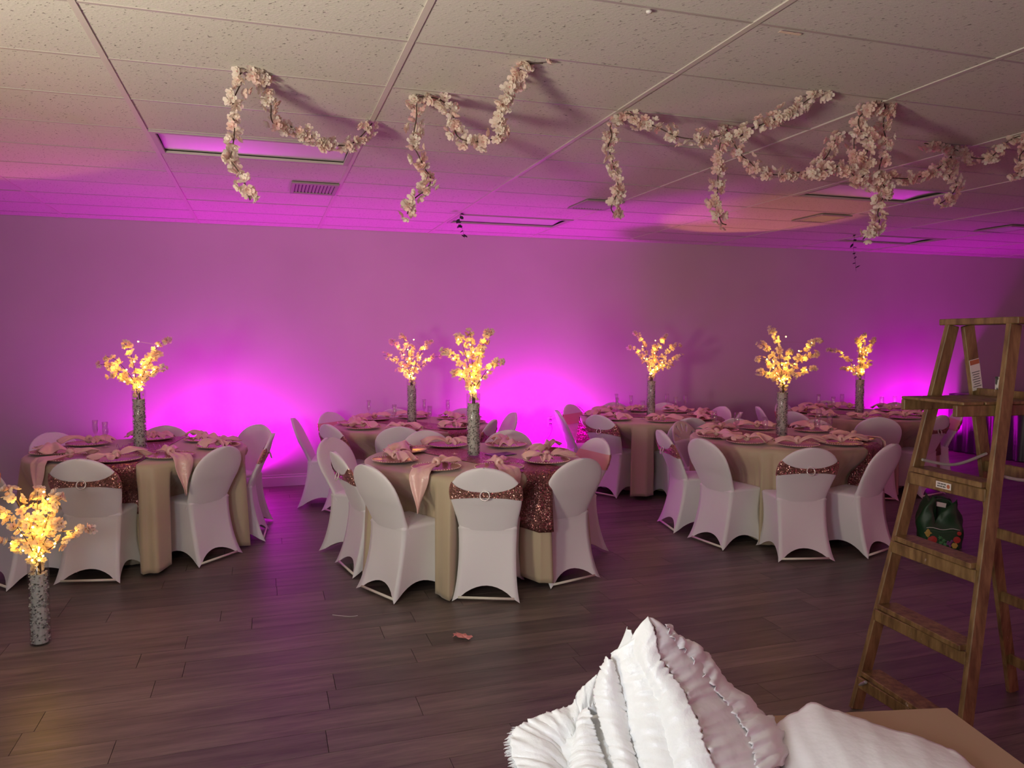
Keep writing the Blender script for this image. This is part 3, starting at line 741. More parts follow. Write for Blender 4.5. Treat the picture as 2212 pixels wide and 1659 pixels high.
for vi, k in enumerate(BOQ):
    rnd = random.Random(100 + vi)
    loc = (-1.161, 4.553, 0) if k == 'X' else (*TABLES[k], TZ + .009)
    t_ = thing('blossom_vase', VLAB[k], 'vase', loc, 0, 'vases of lit blossom branches')
    inst('glass', ME_GLASS, t_); pf = inst('pebble_fill', ME_PEB, t_); pf['kind'] = 'stuff'
    for q in range(14):
        a = rnd.uniform(0, 6.28); inst('blossom', rnd.choice(BL_W), t_, (.030 * math.cos(a), .030 * math.sin(a), rnd.uniform(.40, .46)), rand_rot(rnd), .017)
    bulbs = []; glow = []
    for (bx, bz) in BOQ[k]:
        dep = rnd.uniform(-.13, .13)
        tip = camR * bx + camF * dep + Vector((0, 0, .45 + bz)); st = Vector((rnd.uniform(-.015, .015), rnd.uniform(-.015, .015), .36))
        mid = Vector((tip.x * .30, tip.y * .30, lerp(.44, tip.z, .52))); m2 = Vector((tip.x * .68, tip.y * .68, lerp(.44, tip.z, .86) + .01))
        path = catmull([st, (st.x * .8, st.y * .8, .45), mid, m2, tip], 7); L = len(path)
        br = MB().tube(path, [lerp(.0035, .0014, q / (L - 1)) for q in range(L)], 5).build('branch', M['twig'], t_, True)
        nb = int(11 + 38 * (tip - Vector((0, 0, .45))).length)
        for q in range(nb):
            u = .36 + .64 * (q + rnd.random() * .8) / nb; u = min(u, 1); p = path[int(u * (L - 1))]
            off = Vector((rnd.gauss(0, 1), rnd.gauss(0, 1), rnd.gauss(0, 1))).normalized(); 
            pp = p + off * rnd.uniform(.008, .026)
            inst('blossom', rnd.choice(BL_W if rnd.random() < .6 else BL_P), br, pp, out_rot(off + Vector((0, 0, .3)), rnd), rnd.uniform(.020, .028) * (1.05 if k == 'X' else 1.))
        glow.append(path[int(.70 * (L - 1))] + Vector((0, 0, .012)) - camF * .035)
        for u in (.30, .45, .60, .74):
            if u > .65 and rnd.random() < .45: continue
            p = path[int(min(1, u + rnd.uniform(-.05, .05)) * (L - 1))]; bulbs.append(p + Vector((rnd.uniform(-.02, .02), rnd.uniform(-.02, .02), rnd.uniform(-.01, .02))))
    bulbs.append(Vector((0, 0, .47))); bulbs.append(Vector((.01, -.01, .50)))
    bulbs.append(camR * rnd.uniform(-.03, .05) + Vector((0, 0, .45 + rnd.uniform(.34, .42))))
    bulbs.sort(key=lambda p: p.z)
    ls = MB().tube(catmull([(0, 0, .38)] + [tuple(p) for p in bulbs], 3), .0007, 4).build('light_string', M['wire'], t_)
    for p in bulbs: tag(inst('bulb', ME_BULB, ls, p, None, 1.15), None, None)
    for p, pw in [(Vector((0, -.02, .49)), .30), (Vector((.01, -.02, .60)), .30)] + [(q, .26) for q in glow]:
        lp = light('fairy_glow', 'POINT', (0, 0, 0), (1.0, .55, .04), pw * (.80 if k == 'X' else .80), shadow_soft_size=.02); lp.parent = t_
        lp.location = p
# ------------------------------------------------------------------ blossom garlands on the ceiling
GAR = {
1: [(-.05, 3.73, 2.25), (-.07, 3.73, 2.32), (-.1, 3.73, 2.38), (-.13, 3.73, 2.43), (-.12, 3.73, 2.48), (-.11, 3.73, 2.58), (-.12, 3.73, 2.63), (-.11, 3.73, 2.7), (-.08, 3.73, 2.77), (-.08, 3.72, 2.81), (-.04, 3.69, 2.81), (.02, 3.75, 2.81), (.03, 3.81, 2.76), (.05, 3.86, 2.72), (.05, 3.91, 2.68), (.07, 3.96, 2.66), (.14, 4.01, 2.67), (.19, 4.05, 2.65), (.24, 4.1, 2.66), (.31, 4.15, 2.63), (.37, 4.2, 2.64), (.45, 4.25, 2.66), (.52, 4.3, 2.72), (.59, 4.34, 2.81)],
2: [(.69, 3.83, 2.24), (.72, 3.83, 2.31), (.79, 3.83, 2.37), (.81, 3.83, 2.42), (.78, 3.83, 2.47), (.75, 3.83, 2.53), (.72, 3.83, 2.59), (.73, 3.83, 2.66), (.74, 3.83, 2.72), (.74, 3.83, 2.79), (.73, 3.82, 2.81), (.81, 3.79, 2.81), (.87, 3.76, 2.78), (.9, 3.72, 2.72), (.89, 3.67, 2.65), (.9, 3.63, 2.59), (.93, 3.59, 2.56), (1., 3.54, 2.55), (1.05, 3.5, 2.56), (1.06, 3.46, 2.58), (1.05, 3.42, 2.62), (1.05, 3.37, 2.67), (1.05, 3.33, 2.71), (1.08, 3.29, 2.75), (1.1, 3.24, 2.81), (1.17, 3.18, 2.81)],
3: [(1.85, 3.86, 2.29), (1.82, 3.86, 2.33), (1.84, 3.86, 2.38), (1.86, 3.86, 2.45), (1.84, 3.86, 2.53), (1.82, 3.86, 2.6), (1.8, 3.86, 2.66), (1.82, 3.86, 2.72), (1.81, 3.86, 2.77), (1.84, 3.85, 2.81), (1.85, 3.73, 2.81), (1.9, 3.7, 2.77), (1.95, 3.66, 2.74), (1.99, 3.62, 2.71), (2.05, 3.58, 2.67), (2.12, 3.54, 2.65), (2.19, 3.5, 2.65), (2.26, 3.46, 2.66), (2.33, 3.42, 2.65), (2.34, 3.38, 2.67), (2.39, 3.34, 2.69), (2.44, 3.3, 2.71), (2.5, 3.26, 2.74), (2.54, 3.22, 2.77), (2.59, 3.17, 2.81), (2.65, 3.15, 2.81)],
4: [(2.53, 3.83, 2.27), (2.5, 3.83, 2.28), (2.48, 3.83, 2.32), (2.45, 3.83, 2.39), (2.47, 3.83, 2.46), (2.47, 3.83, 2.53), (2.47, 3.83, 2.6), (2.48, 3.83, 2.71), (2.5, 3.82, 2.81), (2.57, 3.82, 2.72), (2.6, 3.81, 2.67), (2.67, 3.8, 2.62), (2.72, 3.79, 2.57), (2.86, 3.77, 2.56), (2.96, 3.76, 2.58), (3.05, 3.75, 2.59), (3.14, 3.74, 2.68), (3.17, 3.73, 2.75), (3.21, 3.71, 2.81)],
5: [(2.95, 3.23, 2.13), (2.99, 3.23, 2.17), (3.05, 3.23, 2.22), (3.04, 3.23, 2.27), (3.06, 3.23, 2.33), (3.09, 3.23, 2.39), (3.04, 3.23, 2.45), (3.05, 3.23, 2.53), (3.08, 3.23, 2.63), (3.06, 3.23, 2.72), (3.07, 3.23, 2.81), (2.99, 3.2, 2.81), (2.89, 3.21, 2.74), (2.9, 3.21, 2.67), (2.96, 3.21, 2.62), (2.93, 3.21, 2.54), (2.95, 3.21, 2.48), (2.89, 3.21, 2.43), (2.82, 3.21, 2.48), (2.74, 3.21, 2.48), (2.61, 3.21, 2.43)],
6: [(4.03, 3.77, 2.46), (4.11, 3.77, 2.51), (4.16, 3.77, 2.59), (4.09, 3.77, 2.64), (4.1, 3.77, 2.73), (4.13, 3.76, 2.81), (4.09, 3.77, 2.74), (3.96, 3.77, 2.65), (3.79, 3.77, 2.6), (3.61, 3.77, 2.59), (3.47, 3.77, 2.55), (3.38, 3.77, 2.6), (3.36, 3.77, 2.75), (3.36, 3.77, 2.81)],
7: [(3.86, 3.74, 2.81), (4.03, 3.77, 2.81), (4.14, 3.73, 2.78), (4.17, 3.67, 2.73), (4.23, 3.61, 2.72), (4.24, 3.55, 2.76), (4.24, 3.5, 2.79), (4.26, 3.43, 2.81), (4.37, 3.44, 2.79), (4.27, 3.44, 2.7), (4.29, 3.44, 2.62), (4.25, 3.44, 2.59)]}
GLAB = {1: 'pale pink blossom garland looped from the ceiling, leftmost one', 2: 'pale blossom garland hanging in a deep loop, second from the left', 3: 'long pale blossom garland swagged across the middle of the ceiling',
        4: 'pink blossom garland with a straight hanging end, right of the long swag', 5: 'thick bunched blossom garland whose end hangs lowest on the right', 6: 'pink blossom garland spreading from the thick bunch to the right', 7: 'blossom garland pinned along the ceiling at the right edge'}
GT = H - 2.824
for k, pts in GAR.items():
    rnd = random.Random(40 + k)
    pts = [(a, b, min(c, 2.812)) for a, b, c in pts]
    path = catmull(pts, 5); L = len(path)
    root = pts[0]
    t_ = thing('blossom_garland', GLAB[k], 'garland', (0, 0, 0), 0, 'blossom garlands on the ceiling')
    MB().tube(path, .0032, 5).build('vine', M['twig'], t_, True)
    tot = sum((path[i + 1] - path[i]).length for i in range(L - 1)); dist = 0; nxt = .0; i = 0
    dens = {5: .0125, 1: .0165, 2: .015}.get(k, .0155)
    gap = 0
    cum = [0]
    for i in range(L - 1): cum.append(cum[-1] + (path[i + 1] - path[i]).length)
    s_ = .005
    while s_ < tot:
        # clusters with bare stretches of vine between them
        cl = math.sin(s_ * 38 + k) + .6 * math.sin(s_ * 71 + 2 * k)
        i = next((q for q in range(L - 1) if cum[q + 1] >= s_), L - 2); f = (s_ - cum[i]) / max(1e-6, cum[i + 1] - cum[i]); p = path[i].lerp(path[i + 1], f)
        if cl > -.75:
            off = Vector((rnd.gauss(0, 1), rnd.gauss(0, 1), rnd.gauss(0, 1) - .25)).normalized(); pp = p + off * rnd.uniform(.010, .040); pp.z = min(pp.z, H - .016)
            inst('blossom', rnd.choice(BL_P if rnd.random() < (.65 if k > 3 else .35) else BL_W), t_, pp, out_rot(off, rnd), rnd.uniform(.023, .031))
        s_ += dens * rnd.uniform(.6, 1.4) * .47
# dark leaf strands near the wall
for lab, (x, y, z0), ln, nl in (('short strand of dark leaves hanging from the ceiling near the left wall wash', (1.82, 7.20, H - .003), .24, 9), ('strand of dark round leaves hanging below the lowest blossom garland end', (6.55, 7.30, H - .003), .42, 8)):
    t_ = thing('leaf_strand', lab, 'leaf strand', (x, y, z0), 0, 'dark leaf strands'); rnd = random.Random(nl)
    path = catmull([(0, 0, 0), (-.02, 0, -ln * .3), (.01, 0, -ln * .65), (.03, 0, -ln)], 6); MB().tube(path, .0012, 4).build('stem', M['leaf_dark'], t_)
    lm = MB().grid([[(-.001, 0, 0), (0, .004, 0), (.001, 0, 0)], [(-.014, 0, .016), (0, .006, .016), (.014, 0, .016)], [(-.012, 0, .032), (0, .004, .032), (.012, 0, .032)], [(-.001, 0, .045), (0, 0, .046), (.001, 0, .045)]]).mesh('leaf', M['leaf_dark'], True)
    for q in range(nl):
        p = path[int((q + .5) / nl * (len(path) - 1))]; solid(inst('leaf', lm, t_, p, (rnd.uniform(.8, 2.6), rnd.uniform(-.5, .5), rnd.uniform(-1, 1) + (0 if q % 2 else math.pi)), 1.25), .001)
# bits of tape on the ceiling
for x, y, rz, lab in ((1.985, 2.59, 0, 'strip of clear tape stuck along the ceiling grid, top right'), (2.65, 3.185, 0, 'strip of tape holding the end of the long swagged garland')):
    tag(bevel(MB().box((0, 0, 0), (.10, .018, .002)).build('tape_strip', M['tape'], None, False, (x, y, H - .0075))), lab, 'tape')
tag(MB().ico((0, 0, 0), .012, 0, (1.2, 1, .6)).build('ceiling_hook', M['white_plate'], None, True, (1.36, 2.575, H - .012)), 'small white clip on the ceiling grid at the top', 'clip')
# ------------------------------------------------------------------ uplights on the floor
ULAB = ['black floor uplight washing the wall magenta behind the left table', 'black floor uplight washing the wall magenta behind the centre tables', 'black floor uplight glowing magenta beside the black draped bar']
for ux, uy, tilt, lens_, lab in [(u_[0], 8.27, -22, 'led', l_) for u_, l_ in zip(UPLIGHTS, ULAB)] + [(5.10, 8.42, 34, 'led_amber', 'black floor uplight shining amber at the ceiling between the back tables')]:
    t_ = thing('floor_uplight', lab, 'uplight', (ux, uy, 0), 0, 'floor uplights along the wall')
    rot = Matrix.Rotation(R(tilt), 3, 'X')
    b = MB(); b.lathe([(0, -.07), (.045, -.07), (.062, -.03), (.066, .05), (.062, .052), (.058, .03), (0, .03)], 24)
    b.v = [rot @ v_ + Vector((0, 0, .105)) for v_ in b.v]; b.build('housing', M['black_plastic'], t_, True)
    b = MB(); b.lathe([(0, .036), (.057, .034)], 24); b.v = [rot @ v_ + Vector((0, 0, .105)) for v_ in b.v]; b.build('lens', M[lens_], t_)
    MB().tube([(-.075, 0, .105), (-.080, 0, .012), (-.05, 0, .006), (.05, 0, .006), (.08, 0, .012), (.075, 0, .105)], .006, 6).build('yoke', M['black_plastic'], t_, True)
    MB().box((0, 0, .004), (.16, .12, .008)).build('base', M['black_plastic'], t_)
# wall outlet and cords
t_ = thing('wall_outlet', 'white wall outlet with a plugged in cord behind the centre tables', 'outlet', (3.30, WY - .004, .60))
bevel(MB().box((0, -.002, 0), (.075, .008, .118)).build('cover_plate', M['white_plate'], t_), .003)
for dz in (-.026, .026):
    s_ = MB().box((0, -.008, dz), (.034, .004, .030)).build('socket', M['white_plate'], t_)
tag(MB().box((0, -.022, -.026), (.028, .028, .024)).tube(catmull([(0, -.03, -.03), (.01, -.05, -.08), (-.02, -.05, -.16), (-.10, -.06, -.26), (-.12, -.06, -.42), (-.13, -.10, -.592), (-.18, -.4, -.594)], 6), .0045, 6).build('power_cord', M['cord'], None, True, (3.30, WY - .004, .60)), 'dark power cord dropping from the wall outlet', 'cord')
tag(MB().box((0, -.022, .026), (.026, .028, .024)).tube(catmull([(0, -.03, .03), (.06, -.03, .055), (.14, -.025, .11), (.22, -.02, .16), (.40, -.02, .10), (.6, -.02, -.3), (.62, -.03, -.594)], 6), .003, 6).build('power_cord', M['cord'], None, True, (3.30, WY - .004, .60)), 'thin cord rising to the right from the wall outlet', 'cord')
# ------------------------------------------------------------------ ladder
L_ = thing('step_ladder', 'old paint spattered wooden step ladder with an open shelf', 'ladder', (2.84, 2.36, 0))
def lb(name, b, m_, par=L_, bv=.003):
    b.v = [v_ - Vector((2.84, 2.36, 0)) for v_ in b.v]
    o = b.build(name, m_, par); bevel(o, bv); return o
wdir = Vector((-.11, -.994, 0)).normalized(); sdir = Vector((.994, -.11, 0)).normalized()
FL = Vector((2.438, 2.638, 0)); FR = FL + wdir * .55 + Vector((.035, 0, 0)); TLp = Vector((2.765, 2.505, 1.675)); TRp = TLp + wdir * .31
RL = Vector((3.245, 2.548, 0)); RR = RL + wdir * .56; RTL = TLp + sdir * .075; RTR = TRp + sdir * .075
for a, b_ in ((FL, TLp), (FR, TRp)):
    lb('front_rail', MB().beam(a, b_, .055, .024, tuple(sdir)), M['ladder'])
ri = []
for a, b_ in ((RL, RTL), (RR, RTR)):
    ri.append(lb('rear_leg', MB().beam(a, b_, .054, .022, tuple(sdir)), M['ladder']))
cm = (TLp + TRp) / 2 + sdir * .055 + Vector((0, 0, .014))
rotc = Matrix((sdir, -wdir, Vector((0, 0, 1)))).transposed()
lb('top_cap', MB().box(cm, (.165, .40, .026), 0, rotc), M['ladder'])
for k, z in enumerate((.165, .465, .765, 1.065)):
    t = z / 1.675; a = FL.lerp(TLp, t); b_ = FR.lerp(TRp, t)
    st = lb('step', MB().box((a + b_) / 2 + sdir * .004, (.095, (b_ - a).length - .02, .022), 0, rotc), M['ladder'])
    lb('step_brace', MB().beam(a - sdir * .034 + Vector((0, 0, -.038)), b_ - sdir * .034 + Vector((0, 0, -.038)), .050, .014, (0, 0, 1)), M['ladder'])
    if k == 3:
        mid = a.lerp(b_, .50) - sdir * .0425 + Vector((0, 0, -.036))
        sk = lb('label_sticker', MB().box(mid, (.0016, .080, .026), 0, rotc), M['paper'], L_, .0003); tag(sk, 'small white label with dark print', None)
        pr = MB()
        for r_ in range(2):
            for q in range(9): pr.box(mid - sdir * .0012 + wdir * (-.030 + q * .0052) + Vector((0, 0, .005 - r_ * .010)), (.0006, .0040 if (q * 7 + r_) % 3 else .0024, .006), 0, rotc)
        lb('print', pr, M['ink'], L_, .0001)
        pr = MB(); pr.lathe([(0, 0), (.0085, 0)], 16); pr.v = [mid - sdir * .0014 + wdir * .027 + wdir * v_.x + Vector((0, 0, v_.y)) for v_ in pr.v]; lb('print', pr, M['ink_red'], L_, .0001)
TINQ = .37
for z in (.165, .465, .765, 1.065, 1.385):
    t = z / 1.675; a = RL.lerp(RTL, t); b_ = RR.lerp(RTR, t)
    lb('rear_rung', MB().beam(a, b_, .046, .020, (0, 0, 1)), M['ladder'])
# open shelf on two arms
zs = 1.345
aL = FL.lerp(TLp, zs / 1.675); aR = FR.lerp(TRp, zs / 1.675)
for a, s0, s1 in ((aL + wdir * .03, -.17, .26), (aR - wdir * .03, -.19, .28)):
    lb('shelf_arm', MB().beam(a + sdir * s0, a + sdir * s1, .044, .022, (0, 0, 1)), M['ladder'])
mid = (aL + aR) / 2
for s_ in (-.12, -.02, .08, .18):
    lb('shelf_board', MB().box(mid + sdir * s_ + Vector((0, 0, .028)), (.092, .335, .012), 0, rotc), M['ladder'])
# sagging spreader between front rail and rear leg
a = FL.lerp(TLp, .66) + wdir * .02; b_ = RL.lerp(RTL, .67) + wdir * .02; mm = (a + b_) / 2 - Vector((0, 0, .035))
lb('spreader', MB().tube(catmull([a, mm, b_], 8), .007, 8), M['vent'])
a = FR.lerp(TRp, .66); b_ = RR.lerp(RTR, .67); mm = (a + b_) / 2 - Vector((0, 0, .035))
lb('spreader', MB().tube(catmull([a, mm, b_], 8), .007, 8), M['vent'])
p0 = FL.lerp(TLp, .165 / 1.675)
lb('tie_rod', MB().tube([p0 - sdir * .03 + Vector((0, 0, -.06)), p0 - sdir * .045 + wdir * .07 + Vector((0, 0, -.01))], .008, 8), M['metal'])
# warning sticker on the inside of the rear leg
lg = (RL - RTL).normalized(); nrm = wdir; p = RTL.lerp(RL, .125) + wdir * .0125
sd = lg.cross(nrm); rs = Matrix((sd, nrm, lg)).transposed()
stk = lb('warning_sticker', MB().box(p, (.050, .0015, .135), 0, rs), M['paper'], L_, .0003); tag(stk, 'pale warning sticker with orange heading', None)
lb('print', MB().box(p - lg * .055 + nrm * .0011, (.046, .0006, .020), 0, rs), M['ink_red'], L_, .0001)
pr = MB()
for q in range(7): pr.box(p + lg * (-.012 + q * .0105) + nrm * .0011, (.040 - (q % 3) * .006, .0005, .0030), 0, rs)
lb('print', pr, M['ink'], L_, .0001)
# small tin left standing on the rear rung
a = RL.lerp(RTL, 1.385 / 1.675); b_ = RR.lerp(RTR, 1.385 / 1.675); p = a.lerp(b_, TINQ)
bx = thing('small_tin', 'small square silver marbled tin standing on a rear rung of the ladder', 'tin', (p.x, p.y, 1.385 + .0235), .35)
bevel(MB().box((0, 0, .024), (.044, .034, .048)).build('body', M['marble'], bx), .003, 2)
bevel(MB().box((0, 0, .051), (.046, .036, .007)).build('lid', M['marble'], bx), .002)
# ------------------------------------------------------------------ black draped bar with box
t_ = thing('draped_bar', 'tall bar table draped in black satin, behind the ladder at right', 'bar table', (10.45, 7.85, 0))
rows = []; n = 260; x0, x1, y0, y1 = -1.05, 1.6, -.72, .68; per = 2 * (x1 - x0 + y1 - y0)
def rect(s_):
    s_ *= per
    for (ax, ay, bx, by) in ((x0, y1, x0, y0), (x0, y0, x1, y0), (x1, y0, x1, y1), (x1, y1, x0, y1)):
        l_ = math.hypot(bx - ax, by - ay)
        if s_ <= l_ + 1e-9: return lerp(ax, bx, s_ / l_), lerp(ay, by, s_ / l_), ((by - ay) / l_, -(bx - ax) / l_)
        s_ -= l_
    return ax, ay, (0, 0)
for q in range(10):
    z = lerp(.01, .825, q / 9); rr = []
    for k in range(n):
        x, y, nn_ = rect(k / n); wv = math.sin(k * 2 * math.pi / 6.2) * .030 * (1 - .75 * q / 9) + .012 * math.sin(k * .7)
        rr.append((x - nn_[0] * wv, y - nn_[1] * wv, z))
    rows.append(rr)
rows.append([(p_[0] * .96, p_[1] * .96, .832) for p_ in rows[-1]]); rows.append([(.2 + p_[0] * .02, p_[1] * .02, .832) for p_ in rows[-2]])
MB().grid(rows, wrap=True).build('drape', M['black'], t_, True)
# ------------------------------------------------------------------ green shopping bag on the floor
t_ = thing('shopping_bag', 'crumpled dark green shopping bag printed with fruit on the floor', 'bag', (5.02, 4.60, 0), R(-35))
rows = []; n = 56; rnd = random.Random(5)
for q in range(15):
    f = q / 14; rr = []
    for k in range(n):
        a = 2 * math.pi * k / n; c, s_ = math.cos(a), math.sin(a); e = .5
        wx = lerp(.150, .168, math.sin(f * 2.6)) * (1 - .30 * sstep(.45, 1, f)); wy = lerp(.10, .088, f) * (1 - .25 * sstep(.6, 1, f))
        x = wx * math.copysign(abs(c) ** e, c); y = wy * math.copysign(abs(s_) ** e, s_)
        # the mouth gapes: a notch at front centre, left flap standing higher than the right
        notch = math.exp(-((x + .03) / .026) ** 2) * (1 if y < 0 else .3)
        top = .345 + .045 * sstep(.02, -.12, x) + .018 * math.sin(5 * a) - .16 * notch
        z = top * f
        d = .034 * noise.noise((x * 11, y * 11, z * 10)) * (f ** .6 + .15); d2 = .026 * noise.noise((x * 9 + 5, y * 9, z * 13))
        rr.append((x + d + .018 * f * math.sin(7 * z * 3), y + d2 * (f + .2) + .02 * notch * f, z))
    rows.append(rr)
rows.append([(p_[0] * .93, p_[1] * .86, p_[2] - .012) for p_ in rows[-1]]); rows.append([(p_[0] * .85, p_[1] * .7, .12) for p_ in rows[-2]]); rows.append([(p_[0] * .02, p_[1] * .02, .10) for p_ in rows[-2]])
MB().grid(rows, wrap=True).build('body', M['bag'], t_, True)
# front pocket band and its printed fruit
def front(x, z, o=.004):
    return (x, -(.093 - .01 * z / .36) - o - .010 * math.cos(x * 9), z)
pk = MB().grid([[front(lerp(-.115, .115, k / 10), lerp(.0, .15, q / 6) + .006 * math.sin(k), .012) for k in range(11)] for q in range(7)]); solid(pk.build('pocket', M['bag'], t_, True), .006)
MB().tube([front(lerp(-.115, .115, k / 10), .152 + .006 * math.sin(k), .014) for k in range(11)], .003, 5).build('piping', M['thread'], t_, True)
def blob(name, x, z, r, m_, pts):
    b = MB(); c = front(x, z, .020); i = len(b.v); b.v.append(Vector(c) + Vector((0, -.002, 0)))
    for k in range(len(pts)):
        a = 2 * math.pi * k / len(pts); b.v.append(Vector(front(x + r * pts[k] * math.cos(a), z + r * pts[k] * math.sin(a), .0195)))
    for k in range(len(pts)): b.f.append((i, i + 1 + k, i + 1 + (k + 1) % len(pts))); b.m.append(0)
    solid(b.build(name, m_, t_), .002)
blob('printed_fruit', -.075, .065, .034, M['red'], [1, 1, .95, .85, .75, .85, .95, 1, 1, 1, .95, 1])
blob('printed_fruit', .095, .075, .026, M['red'], [1] * 12)
blob('printed_leaf', -.105, .115, .030, M['yellow'], [1, .6, .8, 1.1, .8, .6, .9, .7, .9, 1.2, .8, .6])
blob('printed_fruit', .080, .030, .024, M['yellow'], [1, .9, 1, .8] * 3)
for gx, gz in ((.035, .055), (.052, .050), (.045, .038), (.06, .064), (.03, .04), (.05, .025)): blob('printed_grape', gx, gz, .010, M['purple'], [1] * 8)
for gx, gz in ((-.02, .085), (.005, .065), (-.015, .045), (.015, .035)): blob('printed_leaf', gx, gz, .020, M['bag_light'], [1.1, .5, .8, .5] * 3)
blob('printed_fruit', .11, .125, .016, M['red'], [1] * 10)
for s_ in (-1, 1):
    MB().tube(catmull([(-.07, s_ * .055, .31), (-.05, s_ * .05, .362), (.01, s_ * .045, .372), (.06, s_ * .05, .352), (.085, s_ * .055, .30)], 5), .007, 6).build('handle', M['bag'], t_, True)
tag(MB().box((-.005, -.030, .325), (.075, .003, .035), 0, Matrix.Rotation(.15, 3, 'Y')).build('paper_tag', M['paper'], t_), 'pale paper tag inside', None)
# ------------------------------------------------------------------ foreground table and heap of white fabric
axu = Vector((-.975, .222, 0)).normalized(); axv = Vector((-.222, -.975, 0)).normalized()
cor = Vector((1.518, 1.354, 0))
t_ = thing('work_table', 'bare brown tabletop in the bottom right corner of the foreground', 'table', cor + axu * .5 + axv * .38)
rt = Matrix((axu, axv, Vector((0, 0, 1)))).transposed()
bevel(MB().box((0, 0, .735), (1.0, .76, .030), 0, rt).build('tabletop', M['kraft'], t_), .002)
for sx in (-1, 1):
    for sy in (-1, 1):
        MB().tube([axu * (.45 * sx) + axv * (.33 * sy) + Vector((0, 0, .72)), axu * (.46 * sx) + axv * (.34 * sy)], .014, 8).build('leg', M['metal'], t_, True)
LN = {
'L0': [(.755, 1.404, 1.039), (.762, 1.379, 1.011), (.757, 1.363, .983), (.765, 1.343, .955), (.782, 1.314, .925), (.784, 1.281, .9), (.785, 1.247, .878), (.777, 1.217, .857), (.779, 1.183, .829), (.782, 1.148, .797), (.78, 1.126, .775)],
'L1': [(.728, 1.41, .994), (.726, 1.398, .967), (.734, 1.367, .933), (.74, 1.337, .901), (.736, 1.305, .872), (.729, 1.268, .833), (.724, 1.236, .809), (.721, 1.199, .779), (.716, 1.178, .762)],
'L2': [(.691, 1.43, .96), (.698, 1.415, .918), (.7, 1.38, .872), (.687, 1.339, .833), (.683, 1.297, .807), (.679, 1.271, .793), (.671, 1.235, .772), (.665, 1.214, .762)],
'L3': [(.67, 1.426, .957), (.65, 1.425, .92), (.637, 1.417, .885), (.634, 1.395, .859), (.633, 1.356, .823), (.629, 1.303, .789), (.617, 1.263, .768), (.61, 1.242, .760)],
'L4': [(.641, 1.429, .845), (.615, 1.425, .817), (.593, 1.41, .803), (.571, 1.384, .779), (.555, 1.357, .770), (.534, 1.31, .765), (.52, 1.282, .76)],
'L5': [(.666, 1.466, .9), (.622, 1.468, .866), (.603, 1.462, .843), (.533, 1.463, .83), (.481, 1.452, .817), (.459, 1.432, .808), (.452, 1.402, .79), (.452, 1.37, .778), (.441, 1.33, .765), (.431, 1.3, .760)],
'R0': [(.758, 1.408, 1.037), (.845, 1.433, .962), (.9, 1.445, .926), (.963, 1.436, .856), (1.013, 1.411, .81), (1.038, 1.38, .782), (1.037, 1.316, .760), (1.014, 1.291, .760), (.966, 1.242, .758), (.929, 1.2, .758)],
'F0': [(.991, 1.332, .777), (1.041, 1.358, .779), (1.083, 1.356, .795), (1.13, 1.353, .817), (1.156, 1.323, .813), (1.19, 1.296, .804), (1.257, 1.231, .792), (1.313, 1.181, .78), (1.321, 1.119, .767), (1.316, 1.057, .757)]}
def resamp(pts, n):
    P = catmull(pts, 10); c = [0]
    for a, b_ in zip(P, P[1:]): c.append(c[-1] + (b_ - a).length)
    out = []; j = 0
    for k in range(n):
        s_ = c[-1] * k / (n - 1)
        while j < len(P) - 2 and c[j + 1] < s_: j += 1
        out.append(P[j].lerp(P[j + 1], (s_ - c[j]) / max(1e-9, c[j + 1] - c[j])))
    return out
fab = thing('ruffled_fabric', 'heap of white ruffled satin fabric on the brown foreground table', 'fabric', (.75, 1.3, .752))
def sheet(name, A, B, m_, nr=110, nc=26, bulge=.015, wr=.004, frill=.006, lift=0., seed=0, fr2=None):
    a = resamp(A, nr); b_ = resamp(B, nr); rows = []
    tocam = Vector((-.45, -.75, .5)).normalized()
    for i in range(nr):
        r = []
        dirv = (b_[i] - a[i]); ln = max(1e-4, dirv.length); tan = (a[min(i + 1, nr - 1)] - a[max(i - 1, 0)] + b_[min(i + 1, nr - 1)] - b_[max(i - 1, 0)]).normalized()
        nm = dirv.cross(tan); nm = nm.normalized() if nm.length > 1e-8 else tocam
        if nm.dot(tocam) < 0: nm = -nm
        for j in range(nc + 1):
            t = j / nc; p = a[i].lerp(b_[i], t); s_ = i / nr
            edge = abs(2 * t - 1) ** 3
            sk_ = i + 7 * t * math.sin(seed * 2.1); w1 = (1 - abs(noise.noise((sk_ * .10 + seed * 9, t * .8, seed))) * 3.2) * .8 + noise.noise((sk_ * .22 + seed, t * 1.5, 3 + seed)) * .9 + noise.noise((sk_ * .7, t * 3, 7 + seed)) * .22 * (.3 + edge)
            d = bulge * math.sin(math.pi * t) * min(1, s_ * 5 + .2) + wr * w1 * (.55 + .8 * edge) + lift * (1 - edge * .6)
            q = p + nm * d + dirv.normalized() * frill * noise.noise((i * .5, 2 * seed, t)) * edge + tan * wr * .6 * noise.noise((i * .4, t * 4, seed + 20))
            q.z = max(q.z, .756)
            r.append(q - Vector((.75, 1.3, .752)))
        rows.append(r)
    return solid(MB().grid(rows).build(name, m_, fab, True), .0012)
def off(l, v_): return [tuple(Vector(p_) + Vector(v_)) for p_ in l]
sheet('ruffle', off(LN['L1'], (-.002, .006, -.002)), LN['L0'], M['taffeta'], bulge=.012, seed=1, lift=.010)
sheet('ruffle', off(LN['L2'], (-.004, .008, -.004)), off(LN['L1'], (.006, -.004, .004)), M['taffeta'], bulge=.012, seed=2, lift=.007)
sheet('ruffle', LN['L3'], off(LN['L2'], (-.010, -.012, -.012)), M['taffeta'], bulge=.014, seed=3, lift=.010)
sheet('ruffle', off(LN['L4'], (.0, -.006, 0)), off(LN['L3'][2:], (-.010, -.004, -.012)), M['taffeta'], bulge=.020, seed=4, lift=.004)
